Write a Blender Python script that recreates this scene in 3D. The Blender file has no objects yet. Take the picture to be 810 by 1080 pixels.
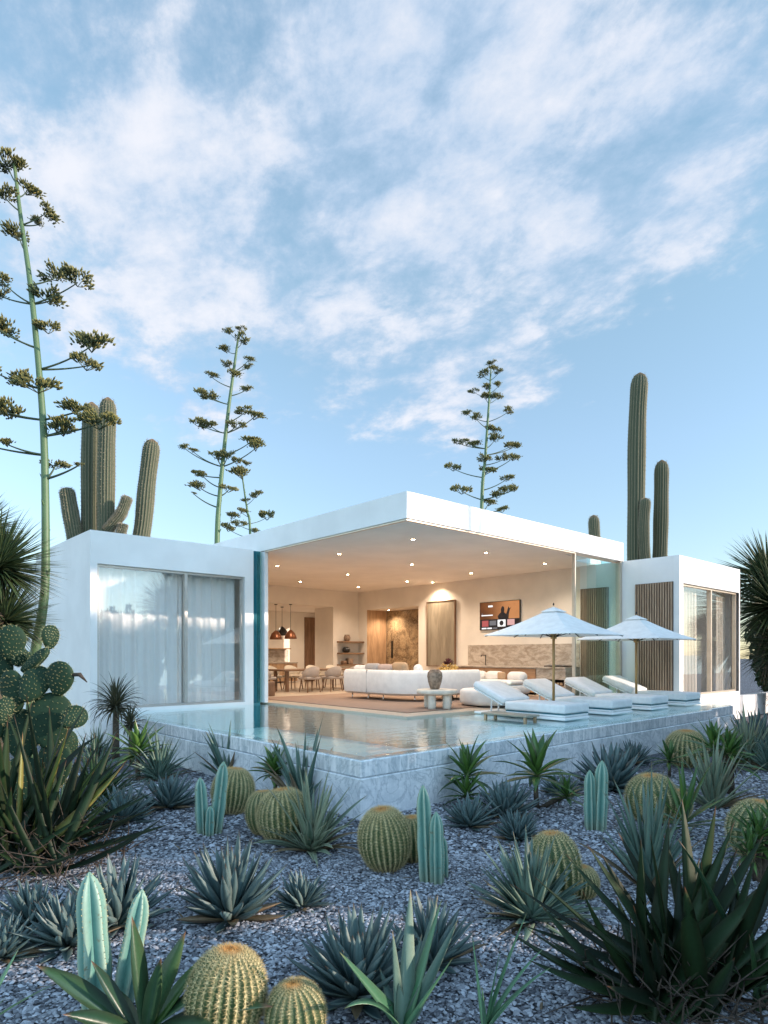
import bpy, bmesh, math, random
import numpy as np
from mathutils import Vector, Matrix, Euler
R = math.radians
S = bpy.context.scene
COL = S.collection
PI = math.pi

# ------------------------------------------------------------------ camera maths
F, CX, HY, EYE, GZ = 671.0, 405.0, 691.0, 1.0, -0.63
RT, FW = (0.743, -0.670), (0.670, 0.743)
CAMX, CAMY = -7.09, -7.32

def at(px, depth, z=0.0):
    X = (px - CX) / F * depth
    return Vector((CAMX + X*RT[0] + depth*FW[0], CAMY + X*RT[1] + depth*FW[1], z))

def dep(py, z=GZ):
    return F * (EYE - z) / (py - HY)

def G(px, py, z=GZ):
    return at(px, dep(py, z), z)

def zat(py, depth):
    return EYE + (HY - py) / F * depth

# ------------------------------------------------------------------ objects
def tag(o, label=None, cat=None, group=None, kind=None):
    if label: o['label'] = label
    if cat: o['category'] = cat
    if group: o['group'] = group
    if kind: o['kind'] = kind
    return o

def empty(name, loc=(0, 0, 0), rz=0.0, label=None, cat=None, group=None):
    o = bpy.data.objects.new(name, None)
    COL.objects.link(o)
    o.empty_display_size = 0.1
    o.location = loc
    o.rotation_euler = (0, 0, rz)
    return tag(o, label, cat, group)

def copy_tree(o, parent=None):
    c = o.copy()
    COL.objects.link(c)
    if parent: c.parent = parent
    for ch in list(o.children):
        copy_tree(ch, c)
    return c

class MB:
    """collects faces (with a small per-vertex colour attribute) into one mesh"""
    def __init__(s):
        s.v, s.f, s.c, s.sm = [], [], [], []

    def add(s, verts, faces, cols=None, smooth=True):
        b = len(s.v)
        s.v += [tuple(p) for p in verts]
        s.f += [tuple(i + b for i in f) for f in faces]
        s.sm += [smooth] * len(faces)
        s.c += list(cols) if cols is not None else [(0, 0, 0)] * len(verts)
        return s

    def build(s, name, mat, parent=None, sharp=None, loc=None):
        me = bpy.data.meshes.new(name)
        me.from_pydata(s.v, [], s.f)
        me.polygons.foreach_set('use_smooth', s.sm)
        a = me.attributes.new('lf', 'FLOAT_COLOR', 'POINT')
        arr = np.ones((len(s.v), 4), dtype=np.float32)
        if s.v: arr[:, :3] = np.array(s.c, dtype=np.float32)
        a.data.foreach_set('color', arr.ravel())
        if sharp: me.set_sharp_from_angle(angle=R(sharp))
        for m in (mat if isinstance(mat, (list, tuple)) else [mat]):
            me.materials.append(m)
        me.validate()
        o = bpy.data.objects.new(name, me)
        COL.objects.link(o)
        if parent: o.parent = parent
        if loc is not None: o.location = loc
        return o

    # ---- shapes
    def bm(s, bmx, M=None, smooth=True):
        if M is not None: bmx.transform(M)
        bmx.verts.index_update()
        s.add([v.co[:] for v in bmx.verts], [[v.index for v in f.verts] for f in bmx.faces], smooth=smooth)
        bmx.free()
        return s

    def box(s, lo, hi, bev=0.0, seg=1, M=None, smooth=False):
        b = bmesh.new()
        bmesh.ops.create_cube(b, size=1)
        c = [(lo[i] + hi[i]) / 2 for i in range(3)]
        d = [abs(hi[i] - lo[i]) for i in range(3)]
        for v in b.verts:
            v.co = Vector((c[0] + v.co.x*d[0], c[1] + v.co.y*d[1], c[2] + v.co.z*d[2]))
        if bev > 0:
            bmesh.ops.bevel(b, geom=b.edges[:], offset=min(bev, min(d)*0.48), segments=seg, profile=0.5, affect='EDGES')
        return s.bm(b, M, smooth=smooth or seg > 1)

    def soft(s, lo, hi, r=0.06, puff=0.0, M=None, n=3):
        """a cushion: rounded box with a slight crown"""
        b = bmesh.new()
        bmesh.ops.create_cube(b, size=1)
        c = [(lo[i] + hi[i]) / 2 for i in range(3)]
        d = [abs(hi[i] - lo[i]) for i in range(3)]
        for v in b.verts:
            v.co = Vector((v.co.x*d[0], v.co.y*d[1], v.co.z*d[2]))
        bmesh.ops.bevel(b, geom=b.edges[:], offset=min(r, min(d)*0.49), segments=n, profile=0.5, affect='EDGES')
        bmesh.ops.subdivide_edges(b, edges=[e for e in b.edges if e.calc_length() > 0.1], cuts=4, use_grid_fill=True)
        for v in b.verts:
            x, y = 2*v.co.x/d[0], 2*v.co.y/d[1]
            if puff: v.co.z += (1 if v.co.z > 0 else -0.4) * puff * max(0, 1 - x*x) * max(0, 1 - y*y)
            v.co += Vector(c)
        return s.bm(b, M)

    def tube(s, pts, rad, n=8, cap=True, t0=0.0, rnd=0.0):
        pts = [Vector(p) for p in pts]
        if not hasattr(rad, '__len__'): rad = [rad]*len(pts)
        vs, fs, cs = [], [], []
        prev = None
        for i, p in enumerate(pts):
            t = (pts[min(i+1, len(pts)-1)] - pts[max(i-1, 0)]).normalized()
            if prev is None:
                a = Vector((0, 0, 1)) if abs(t.z) < 0.9 else Vector((1, 0, 0))
                side = t.cross(a).normalized()
            else:
                side = (prev - t*prev.dot(t)).normalized()
            prev = side
            up = t.cross(side)
            for k in range(n):
                a = 2*PI*k/n
                vs.append(p + (side*math.cos(a) + up*math.sin(a))*rad[i])
                cs.append((rnd, i/(len(pts)-1), 0))
        for i in range(len(pts)-1):
            for k in range(n):
                k2 = (k+1) % n
                fs.append((i*n+k, i*n+k2, (i+1)*n+k2, (i+1)*n+k))
        if cap:
            fs.append(tuple(reversed(range(n))))
            fs.append(tuple(range((len(pts)-1)*n, len(pts)*n)))
        return s.add(vs, fs, cs)

    def lathe(s, prof, n=24, c=(0, 0, 0), sx=1.0, sy=1.0):
        vs, fs = [], []
        for (r, z) in prof:
            for k in range(n):
                a = 2*PI*k/n
                vs.append((c[0] + r*sx*math.cos(a), c[1] + r*sy*math.sin(a), c[2] + z))
        for i in range(len(prof)-1):
            for k in range(n):
                k2 = (k+1) % n
                fs.append((i*n+k, i*n+k2, (i+1)*n+k2, (i+1)*n+k))
        fs.append(tuple(reversed(range(n))))
        fs.append(tuple(range((len(prof)-1)*n, len(prof)*n)))
        return s.add(vs, fs)

    def leaf(s, base, az, el, L, W, droop=0.0, thick=0.25, fold=0.25, prof='agave', n=8, pw=1.5, twist=0.0, rnd=0.5, sway=0.0):
        p = Vector(base)
        vs, fs, cs = [], [], []
        ds = L / n
        for i in range(n+1):
            t = i / n
            e = el - droop * t**pw
            a = az + sway * t
            d = Vector((math.cos(e)*math.cos(a), math.cos(e)*math.sin(a), math.sin(e)))
            sd = Vector((-math.sin(a), math.cos(a), 0))
            nn = sd.cross(d) * -1
            if nn.z < 0 and abs(e) < PI/2: nn = -nn
            if twist:
                q = Matrix.Rotation(twist*t, 3, d)
                sd = q @ sd; nn = q @ nn
            if prof == 'agave':
                w = 0.62 + 0.38*min(1, t/0.42) if t < 0.42 else 1 - ((t-0.42)/0.58)**1.7
            elif prof == 'sword':
                w = 0.7 + 0.3*min(1, t/0.2) if t < 0.2 else (1 - (t-0.2)/0.8)**0.8
            elif prof == 'lance':
                w = max(0.25, math.sin(PI*min(1, (0.12 + 0.88*t)))**0.8)
                if t > 0.55: w = min(w, (1-t)/0.45*0.98)
            else:
                w = 1 - 0.3*t if t < 0.75 else (1-t)/0.25*0.775
            w = max(w, 0.015) * W * 0.5
            vs += [p - sd*w + nn*fold*w, p + nn*0.0, p + sd*w + nn*fold*w, p - nn*thick*w]
            cs += [(rnd, t, 1), (rnd, t, 0), (rnd, t, 1), (rnd, t, 0)]
            p = p + d*ds
        for i in range(n):
            for k in range(4):
                k2 = (k+1) % 4
                fs.append((i*4+k, i*4+k2, (i+1)*4+k2, (i+1)*4+k))
        return s.add(vs, fs, cs)

    def ribbed(s, pts, rad, ribs=14, depth=0.16, per=4, spin=0.0, sharp=1.0):
        pts = [Vector(p) for p in pts]
        n = ribs*per
        vs, fs, cs = [], [], []
        prev = None
        for i, p in enumerate(pts):
            t = (pts[min(i+1, len(pts)-1)] - pts[max(i-1, 0)]).normalized()
            if prev is None:
                side = t.cross(Vector((0.3, 1, 0.1))).normalized()
            else:
                side = (prev - t*prev.dot(t)).normalized()
            prev = side
            up = t.cross(side)
            for k in range(n):
                a = 2*PI*k/n + spin
                w = abs((k % per)/per*2 - 1)           # 1 on the crest, 0 in the groove
                r = rad[i]*(1 - depth*(1 - w**sharp))
                vs.append(p + (side*math.cos(a) + up*math.sin(a))*r)
                cs.append((0.5, i/(len(pts)-1), w))
        for i in range(len(pts)-1):
            for k in range(n):
                k2 = (k+1) % n
                fs.append((i*n+k, i*n+k2, (i+1)*n+k2, (i+1)*n+k))
        fs.append(tuple(range((len(pts)-1)*n, len(pts)*n)))
        return s.add(vs, fs, cs)

# ------------------------------------------------------------------ materials
class NT:
    def __init__(s, name):
        s.m = bpy.data.materials.new(name)
        s.m.use_nodes = True
        s.t = s.m.node_tree
        s.b = s.t.nodes['Principled BSDF']
        s.out = s.t.nodes['Material Output']
    def n(s, typ, ins=None, **props):
        nd = s.t.nodes.new(typ)
        for k, v in props.items(): setattr(nd, k, v)
        for k, v in (ins or {}).items():
            sock = nd.inputs[k]
            if isinstance(v, bpy.types.NodeSocket): s.t.links.new(v, sock)
            else: sock.default_value = v
        return nd
    def set(s, **kw):
        for k, v in kw.items():
            sock = s.b.inputs[k.replace('_', ' ')]
            if isinstance(v, bpy.types.NodeSocket): s.t.links.new(v, sock)
            else: sock.default_value = v
        return s
    def mix(s, f, a, b, mode='MIX'):
        nd = s.t.nodes.new('ShaderNodeMix'); nd.data_type = 'RGBA'; nd.blend_type = mode
        for i, v in ((0, f), (6, a), (7, b)):
            if isinstance(v, bpy.types.NodeSocket): s.t.links.new(v, nd.inputs[i])
            else: nd.inputs[i].default_value = v if i == 0 else (*v[:3], 1)
        return nd.outputs[2]
    def math(s, op, a, b=0.0, c=None, clamp=False):
        nd = s.t.nodes.new('ShaderNodeMath'); nd.operation = op; nd.use_clamp = clamp
        for i, v in enumerate((a, b, c)):
            if v is None: continue
            if isinstance(v, bpy.types.NodeSocket): s.t.links.new(v, nd.inputs[i])
            else: nd.inputs[i].default_value = v
        return nd.outputs[0]
    def rng(s, v, a, b, c=0.0, d=1.0):
        nd = s.n('ShaderNodeMapRange', {0: v, 1: a, 2: b, 3: c, 4: d})
        nd.interpolation_type = 'SMOOTHSTEP'
        return nd.outputs[0]
    def obj(s, scale=(1, 1, 1), rot=(0, 0, 0), geo=False):
        if geo: src = s.n('ShaderNodeNewGeometry').outputs['Position']
        else: src = s.n('ShaderNodeTexCoord').outputs['Object']
        return s.n('ShaderNodeMapping', {0: src, 'Scale': scale, 'Rotation': rot}).outputs[0]
    def noise(s, vec, scale, detail=4, rough=0.55, dist=0.0):
        return s.n('ShaderNodeTexNoise', {'Vector': vec, 'Scale': scale, 'Detail': detail, 'Roughness': rough, 'Distortion': dist}).outputs[0]
    def bump(s, h, strength=0.3, dist=0.01):
        return s.n('ShaderNodeBump', {'Height': h, 'Strength': strength, 'Distance': dist}).outputs[0]

def plain(name, col, rough=0.5, var=0.12, scale=6.0, bump=0.0, bscale=60.0, metal=0.0, bdist=0.004, spec=0.5):
    q = NT(name)
    v = q.obj(geo=True)
    k = q.noise(v, scale)
    lo = [c*(1-var) for c in col]; hi = [min(1, c*(1+var)) for c in col]
    c = q.mix(q.rng(k, 0.3, 0.7), lo, hi)
    q.set(Base_Color=c, Roughness=rough, Metallic=metal)
    q.b.inputs['Specular IOR Level'].default_value = spec
    if bump: q.set(Normal=q.bump(q.noise(v, bscale, 5), bump, bdist))
    return q.m

def fabric(name, col, scale=350):
    q = NT(name)
    v = q.obj()
    w1 = q.noise(v, scale, 2)
    k = q.noise(v, 7, 4)
    c = q.mix(q.rng(k, 0.3, 0.7), [x*0.9 for x in col], col)
    q.set(Base_Color=c, Roughness=0.9, Normal=q.bump(q.math('ADD', w1, q.math('MULTIPLY', k, 2.5)), 0.25, 0.006))
    q.b.inputs['Specular IOR Level'].default_value = 0.2
    return q.m

def wood(name, a, b, along='Z', scale=6.0, rough=0.45):
    q = NT(name)
    sc = {'X': (0.12, 1, 1), 'Y': (1, 0.12, 1), 'Z': (1, 1, 0.12)}[along]
    v = q.obj(scale=sc)
    k = q.noise(v, scale*2.5, 6, 0.6, 0.8)
    g = q.noise(v, scale*14, 3)
    f = q.math('ADD', q.math('MULTIPLY', k, 0.75), q.math('MULTIPLY', g, 0.25))
    q.set(Base_Color=q.mix(q.rng(f, 0.36, 0.64), a, b), Roughness=rough, Normal=q.bump(f, 0.15, 0.004))
    return q.m

def leafmat(name, a, b, edge, tip, rough=0.42, base=None, scar=None, tip0=0.88, edgeamt=0.6, spec=0.5):
    q = NT(name)
    at_ = q.n('ShaderNodeAttribute', attribute_name='lf')
    sp = q.n('ShaderNodeSeparateColor', {0: at_.outputs['Color']})
    rnd, t, e = sp.outputs
    k = q.noise(q.obj(), 9, 4)
    f = q.math('ADD', q.math('MULTIPLY', rnd, 0.7), q.math('MULTIPLY', k, 0.5))
    c = q.mix(q.rng(f, 0.2, 0.9), a, b)
    if base: c = q.mix(q.rng(t, 0.0, 0.3, 1, 0), c, base)
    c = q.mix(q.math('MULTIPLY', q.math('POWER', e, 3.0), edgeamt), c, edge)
    c = q.mix(q.rng(t, tip0, 1.0), c, tip)
    c = q.mix(q.math('GREATER_THAN', rnd, 1.2), c, q.mix(k, (0.08, 0.055, 0.03), (0.28, 0.20, 0.11)))
    if scar: c = q.mix(q.rng(q.noise(q.obj(), 16, 5, 0.65), 0.60, 0.68, 0, 0.8), c, scar)
    streak = q.noise(q.obj(), 60, 3)
    c = q.mix(0.22, c, q.mix(streak, (0.3, 0.3, 0.3), (1.6, 1.6, 1.6)), 'MULTIPLY')
    q.set(Base_Color=c, Roughness=rough, Normal=q.bump(streak, 0.12, 0.004))
    q.b.inputs['Specular IOR Level'].default_value = spec
    return q.m

M = {}
# --- building
q = NT('white_stucco'); v = q.obj(geo=True)
k = q.noise(v, 1.1, 6); fine = q.noise(v, 90, 4)
st = q.noise(q.obj(scale=(2.2, 2.2, 0.25), geo=True), 1.6, 5)
c = q.mix(q.rng(k, 0.3, 0.7), (0.74, 0.735, 0.73), (0.82, 0.815, 0.81))
c = q.mix(q.math('MULTIPLY', q.rng(st, 0.56, 0.8), 0.12), c, (0.55, 0.53, 0.5))
q.set(Base_Color=c, Roughness=0.75, Normal=q.bump(q.math('ADD', fine, q.math('MULTIPLY', k, 1.5)), 0.18, 0.006))
M['stucco'] = q.m
M['plaster'] = plain('interior_plaster', (0.77, 0.70, 0.62), 0.85, 0.05, 1.5, 0.12, 70)
M['ceiling'] = plain('ceiling_plaster', (0.80, 0.73, 0.67), 0.85, 0.04, 1.2)
q = NT('interior_floor'); v = q.obj(geo=True)
br = q.n('ShaderNodeTexBrick', {'Vector': v, 'Scale': 1.0, 'Mortar Size': 0.004, 'Brick Width': 1.2, 'Row Height': 0.6, 'Color1': (0.50, 0.40, 0.31, 1), 'Color2': (0.55, 0.44, 0.34, 1), 'Mortar': (0.34, 0.27, 0.21, 1)})
q.set(Base_Color=q.mix(0.35, br.outputs[0], q.mix(q.noise(v, 5, 6), (0.35, 0.27, 0.2), (0.65, 0.54, 0.43)), 'MIX'), Roughness=0.35)
M['floor'] = q.m
M['rug'] = fabric('woven_rug', (0.31, 0.215, 0.165), 120)
M['bronze'] = plain('bronze_frame', (0.46, 0.43, 0.40), 0.4, 0.06, metal=0.5)
M['champagne'] = plain('champagne_frame', (0.55, 0.47, 0.38), 0.35, 0.06, metal=0.4)
M['slat'] = wood('slat_timber', (0.27, 0.175, 0.115), (0.42, 0.29, 0.20), 'Z', 5)
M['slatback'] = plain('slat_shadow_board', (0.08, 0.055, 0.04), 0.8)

def glassmat(name, tint, ior=1.5, gl=1.0, rough=0.0, wob=0.0):
    q = NT(name)
    q.t.nodes.remove(q.b)
    tr = q.n('ShaderNodeBsdfTransparent', {0: (*tint, 1)})
    gs = q.n('ShaderNodeBsdfGlossy', {0: (gl, gl, gl, 1), 'Roughness': rough})
    lw = q.n('ShaderNodeLayerWeight', {'Blend': 0.5})
    f0 = ((ior-1)/(ior+1))**2
    fr = q.math('MULTIPLY_ADD', q.math('POWER', lw.outputs['Facing'], 5.0), 1-f0, f0)
    if wob:
        bp = q.bump(q.noise(q.obj(geo=True), 0.9, 2), wob, 0.02)
        q.t.links.new(bp, gs.inputs['Normal'])
    mx = q.n('ShaderNodeMixShader', {0: fr, 1: tr.outputs[0], 2: gs.outputs[0]})
    q.t.links.new(mx.outputs[0], q.out.inputs[0])
    return q.m
M['glass'] = glassmat('window_glass', (0.985, 0.99, 0.99), 2.1, 1.0, 0.0, 0.1)
M['solarglass'] = glassmat('reflective_glass', (0.95, 0.95, 0.94), 2.55, 1.0, 0.0, 0.06)
M['tealglass'] = glassmat('green_edge_glass', (0.76, 0.90, 0.89), 1.6)
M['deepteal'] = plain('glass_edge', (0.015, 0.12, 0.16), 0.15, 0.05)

# pool
def poolstone(name, rough, streak, tile):
    q = NT(name); v = q.obj(geo=True)
    k = q.noise(v, 3.5, 7, 0.6); kk = q.noise(v, 25, 5, 0.65)
    c = q.mix(q.rng(k, 0.3, 0.7), (0.60, 0.64, 0.67), (0.80, 0.82, 0.84))
    c = q.mix(q.math('MULTIPLY', q.rng(kk, 0.5, 0.7), 0.5), c, (0.86, 0.87, 0.88))
    vn = q.noise(v, 2.2, 8, 0.62, 2.5)
    c = q.mix(q.math('MULTIPLY', q.rng(q.math('ABSOLUTE', q.math('SUBTRACT', vn, 0.5)), 0.0, 0.05, 1, 0), 0.55), c, (0.34, 0.39, 0.43))
    h = q.math('MULTIPLY', kk, 0.6)
    # mosaic joints
    sx = q.n('ShaderNodeSeparateXYZ', {0: v})
    if tile:
        js = []
        for o_ in sx.outputs:
            w = q.math('PINGPONG', o_, tile/2)
            js.append(q.rng(w, 0.0, 0.006, 0, 1))
        j = q.math('MINIMUM', q.math('ADD', js[0], 0.0), q.math('MINIMUM', q.math('MAXIMUM', js[1], 0.0), js[2]))
        c = q.mix(q.math('MULTIPLY', q.math('SUBTRACT', 1.0, j), 0.09), c, (0.25, 0.29, 0.32))
        h = q.math('ADD', h, q.math('MULTIPLY', j, 0.2))
    if streak:
        sv = q.obj(scale=(11, 11, 1.1), geo=True)
        s1 = q.noise(sv, 1.6, 5, 0.65)
        h = q.math('ADD', h, q.math('MULTIPLY', s1, 3.2))
        c = q.mix(q.math('MULTIPLY', q.rng(s1, 0.5, 0.64), 0.75), c, (0.93, 0.94, 0.95))
        c = q.mix(q.math('MULTIPLY', q.rng(s1, 0.36, 0.48, 1, 0), 0.6), c, (0.42, 0.50, 0.55))
    q.set(Base_Color=c, Roughness=rough, Normal=q.bump(h, 0.28, 0.010))
    if streak: q.b.inputs['Coat Weight'].default_value = 0.8; q.b.inputs['Coat Roughness'].default_value = 0.05
    return q.m
M['poolwet'] = poolstone('wet_pool_stone', 0.10, True, 0)
M['poolstone'] = poolstone('pool_stone', 0.24, False, 0.06)
q = NT('pool_mosaic'); v = q.obj(geo=True)
k = q.noise(v, 2.0, 5)
q.set(Base_Color=q.mix(q.rng(k, 0.3, 0.7), (0.46, 0.73, 0.82), (0.58, 0.81, 0.88)), Roughness=0.4)
M['poolfloor'] = q.m
q = NT('shelf_mosaic'); v = q.obj(geo=True)
k = q.noise(v, 2.5, 5)
q.set(Base_Color=q.mix(q.rng(k, 0.3, 0.7), (0.58, 0.70, 0.72), (0.72, 0.80, 0.81)), Roughness=0.4)
M['shelf'] = q.m
q = NT('pool_water'); q.t.nodes.remove(q.b)
wv = q.obj(scale=(1.0, 2.0, 1), rot=(0, 0, R(42)), geo=True)
hgt = q.math('ADD', q.noise(wv, 3.2, 3, 0.5, 0.4), q.math('MULTIPLY', q.noise(wv, 11, 2), 0.22))
bp = q.bump(hgt, 0.2, 0.03)
tr = q.n('ShaderNodeBsdfTransparent', {0: (0.80, 0.95, 0.96, 1)})
gs = q.n('ShaderNodeBsdfGlossy', {0: (1, 1, 1, 1), 'Roughness': 0.0, 'Normal': bp})
lw = q.n('ShaderNodeLayerWeight', {'Blend': 0.5, 'Normal': bp})
fr = q.math('MULTIPLY_ADD', q.math('POWER', lw.outputs['Facing'], 5.0), 0.98, 0.02)
mx = q.n('ShaderNodeMixShader', {0: fr, 1: tr.outputs[0], 2: gs.outputs[0]})
q.t.links.new(mx.outputs[0], q.out.inputs[0])
M['water'] = q.m
q = NT('sea_water'); v = q.obj(geo=True)
q.set(Base_Color=(0.02, 0.06, 0.085, 1), Roughness=0.18, Normal=q.bump(q.noise(v, 0.8, 5), 0.6, 0.2))
M['sea'] = q.m

# ground
q = NT('gravel_ground'); v = q.obj(geo=True)
vo = q.n('ShaderNodeTexVoronoi', {'Vector': v, 'Scale': 34.0, 'Randomness': 1.0})
vs_ = q.n('ShaderNodeSeparateColor', {0: vo.outputs['Color']})
vd = vo.outputs['Distance']
big = q.noise(v, 1.3, 5); mid = q.noise(v, 9, 4)
tone = q.math('ADD', q.math('MULTIPLY', vs_.outputs[0], 0.75), q.math('MULTIPLY', mid, 0.4))
c = q.mix(q.rng(tone, 0.15, 1.05), (0.025, 0.028, 0.036), (0.34, 0.36, 0.42))
c = q.mix(q.rng(vd, 0.35, 0.62, 0, 0.85), c, (0.03, 0.03, 0.035))
c = q.mix(q.math('MULTIPLY', q.rng(big, 0.45, 0.7), 0.3), c, (0.06, 0.06, 0.065))
h = q.math('SUBTRACT', 1.0, vd)
q.set(Base_Color=c, Roughness=0.8, Normal=q.bump(h, 0.9, 0.02))
M['gravel'] = q.m
q = NT('gravel_chips')
at_ = q.n('ShaderNodeAttribute', attribute_name='lf'); sp = q.n('ShaderNodeSeparateColor', {0: at_.outputs['Color']})
c = q.mix(sp.outputs[0], (0.065, 0.072, 0.09), (0.62, 0.66, 0.73))
c = q.mix(q.math('MULTIPLY', q.noise(q.obj(geo=True), 120, 3), 0.35), c, (0.12, 0.12, 0.125))
q.set(Base_Color=c, Roughness=0.75)
M['chips'] = q.m

# furniture
M['white_fabric'] = fabric('white_boucle', (0.78, 0.75, 0.72))
M['lounge_fabric'] = fabric('lounger_canvas', (0.80, 0.80, 0.80))
M['canopy'] = fabric('parasol_canvas', (0.90, 0.895, 0.88), 500)
M['grey_fabric'] = fabric('grey_cushion', (0.42, 0.38, 0.36))
M['pink_fabric'] = fabric('blush_cushion', (0.52, 0.38, 0.32))
M['tan_fabric'] = fabric('tan_cushion', (0.50, 0.33, 0.20))
M['chair_fabric'] = fabric('chair_linen', (0.42, 0.36, 0.32))
M['cream_fabric'] = fabric('cream_linen', (0.62, 0.54, 0.44))
M['whitepaint'] = plain('white_metal', (0.78, 0.79, 0.8), 0.35, 0.03)
M['dark'] = plain('dark_metal', (0.035, 0.032, 0.03), 0.4, 0.1, metal=0.6)
M['chrome'] = plain('chrome', (0.65, 0.63, 0.6), 0.15, 0.02, metal=1.0)
M['brasswood'] = wood('teak_pole', (0.36, 0.20, 0.07), (0.55, 0.33, 0.13), 'Z', 8, 0.3)
M['oak'] = wood('oak', (0.34, 0.20, 0.11), (0.52, 0.33, 0.19), 'Z', 4)
M['oakh'] = wood('oak_front', (0.36, 0.19, 0.10), (0.50, 0.29, 0.16), 'Y', 4)
M['walnut'] = wood('walnut', (0.14, 0.075, 0.04), (0.25, 0.14, 0.08), 'Z', 5)
M['walnuth'] = wood('walnut_top', (0.16, 0.09, 0.05), (0.28, 0.16, 0.09), 'X', 5)
M['greypanel'] = wood('grey_oak_panel', (0.22, 0.18, 0.13), (0.33, 0.28, 0.21), 'Z', 2.2)
q = NT('marble_door'); v = q.obj(geo=True)
k = q.noise(v, 1.6, 8, 0.62, 2.2); k2 = q.noise(v, 4.0, 8, 0.6, 3.0)
c = q.mix(q.rng(k, 0.35, 0.65), (0.14, 0.085, 0.045), (0.40, 0.27, 0.15))
c = q.mix(q.math('MULTIPLY', q.rng(q.math('ABSOLUTE', q.math('SUBTRACT', k2, 0.5)), 0.0, 0.035, 1, 0), 0.55), c, (0.66, 0.52, 0.34))
q.set(Base_Color=c, Roughness=0.3)
M['marble'] = q.m
q = NT('travertine'); v = q.obj(scale=(1, 1, 2.2), geo=True)
k = q.noise(v, 3.5, 8, 0.65, 1.0); k2 = q.noise(v, 16, 6, 0.7)
c = q.mix(q.rng(k, 0.32, 0.68), (0.33, 0.26, 0.20), (0.60, 0.52, 0.44))
c = q.mix(q.math('MULTIPLY', q.rng(k2, 0.52, 0.68), 0.5), c, (0.24, 0.18, 0.14))
q.set(Base_Color=c, Roughness=0.45)
M['travertine'] = q.m
M['tablestone'] = plain('pale_table_stone', (0.62, 0.55, 0.46), 0.6, 0.12, 8, 0.2, 40)
q = NT('old_clay'); v = q.obj()
k = q.noise(v, 14, 6)
q.set(Base_Color=q.mix(q.rng(k, 0.3, 0.7), (0.14, 0.09, 0.06), (0.38, 0.26, 0.18)), Roughness=0.8, Normal=q.bump(k, 0.5, 0.01))
M['clay'] = q.m
M['copper'] = plain('copper_shade', (0.25, 0.10, 0.05), 0.35, 0.1, metal=0.6)
M['black'] = plain('black_ceramic', (0.02, 0.018, 0.017), 0.35, 0.1)
M['bark'] = plain('log_bark', (0.14, 0.085, 0.05), 0.9, 0.3, 30)
M['logend'] = plain('log_end', (0.55, 0.36, 0.2), 0.8, 0.25, 40)
M['petal'] = plain('yellow_petals', (0.75, 0.50, 0.16), 0.6, 0.2, 20)
M['petal_dark'] = plain('dark_red_petals', (0.12, 0.03, 0.03), 0.6, 0.2, 20)
q = NT('sheer_curtain'); q.t.nodes.remove(q.b)
w1 = q.noise(q.obj(), 420, 2)
df = q.n('ShaderNodeBsdfDiffuse', {0: (0.93, 0.92, 0.905, 1)})
tl = q.n('ShaderNodeBsdfTranslucent', {0: (0.92, 0.90, 0.87, 1)})
m1 = q.n('ShaderNodeMixShader', {0: 0.30, 1: df.outputs[0], 2: tl.outputs[0]})
q.t.links.new(m1.outputs[0], q.out.inputs[0])
M['curtain'] = q.m
q = NT('beige_curtain'); q.t.nodes.remove(q.b)
w1 = q.noise(q.obj(), 420, 2)
df = q.n('ShaderNodeBsdfDiffuse', {0: (0.90, 0.83, 0.73, 1)})
tl = q.n('ShaderNodeBsdfTranslucent', {0: (0.90, 0.82, 0.70, 1)})
m1 = q.n('ShaderNodeMixShader', {0: 0.30, 1: df.outputs[0], 2: tl.outputs[0]})
q.t.links.new(m1.outputs[0], q.out.inputs[0])
M['curtainb'] = q.m

def emis(name, col, st):
    q = NT(name)
    q.set(Base_Color=(0, 0, 0, 1), Emission_Color=(*col, 1), Emission_Strength=st)
    return q.m

# plants
M['agave'] = leafmat('blue_agave_leaf', (0.038, 0.076, 0.082), (0.088, 0.15, 0.15), (0.28, 0.34, 0.30), (0.09, 0.05, 0.03), 0.5, base=(0.10, 0.14, 0.11))
M['yucca'] = leafmat('grey_green_yucca_leaf', (0.05, 0.105, 0.085), (0.12, 0.20, 0.16), (0.26, 0.33, 0.25), (0.22, 0.17, 0.09), 0.45)
M['yuccapale'] = leafmat('pale_yucca_leaf', (0.11, 0.17, 0.12), (0.24, 0.29, 0.19), (0.42, 0.43, 0.28), (0.30, 0.22, 0.12), 0.45)
M['drac'] = leafmat('dracaena_leaf', (0.030, 0.085, 0.022), (0.085, 0.17, 0.035), (0.07, 0.16, 0.03), (0.20, 0.12, 0.05), 0.35)
M['dracdark'] = leafmat('dark_strap_leaf', (0.014, 0.045, 0.022), (0.035, 0.085, 0.035), (0.09, 0.13, 0.06), (0.15, 0.07, 0.04), 0.35)
M['shag'] = leafmat('shaggy_leaf', (0.02, 0.035, 0.018), (0.065, 0.065, 0.03), (0.09, 0.075, 0.04), (0.14, 0.09, 0.05), 0.6)
M['dracdry'] = leafmat('dry_strap_leaf', (0.045, 0.05, 0.03), (0.11, 0.09, 0.05), (0.14, 0.10, 0.06), (0.20, 0.12, 0.07), 0.6)
M['bigagave'] = leafmat('dark_agave_leaf', (0.005, 0.014, 0.007), (0.015, 0.038, 0.013), (0.03, 0.028, 0.012), (0.09, 0.035, 0.018), 0.55, tip0=0.93, spec=0.25)
M['bigagaveY'] = leafmat('yellow_agave_leaf', (0.10, 0.14, 0.03), (0.24, 0.22, 0.05), (0.20, 0.10, 0.03), (0.24, 0.10, 0.04), 0.45)  # yellower, lighter version of the dark agave leaf
M['strap'] = leafmat('bright_strap_leaf', (0.055, 0.15, 0.075), (0.10, 0.23, 0.12), (0.16, 0.30, 0.16), (0.15, 0.17, 0.07), 0.4)
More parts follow.
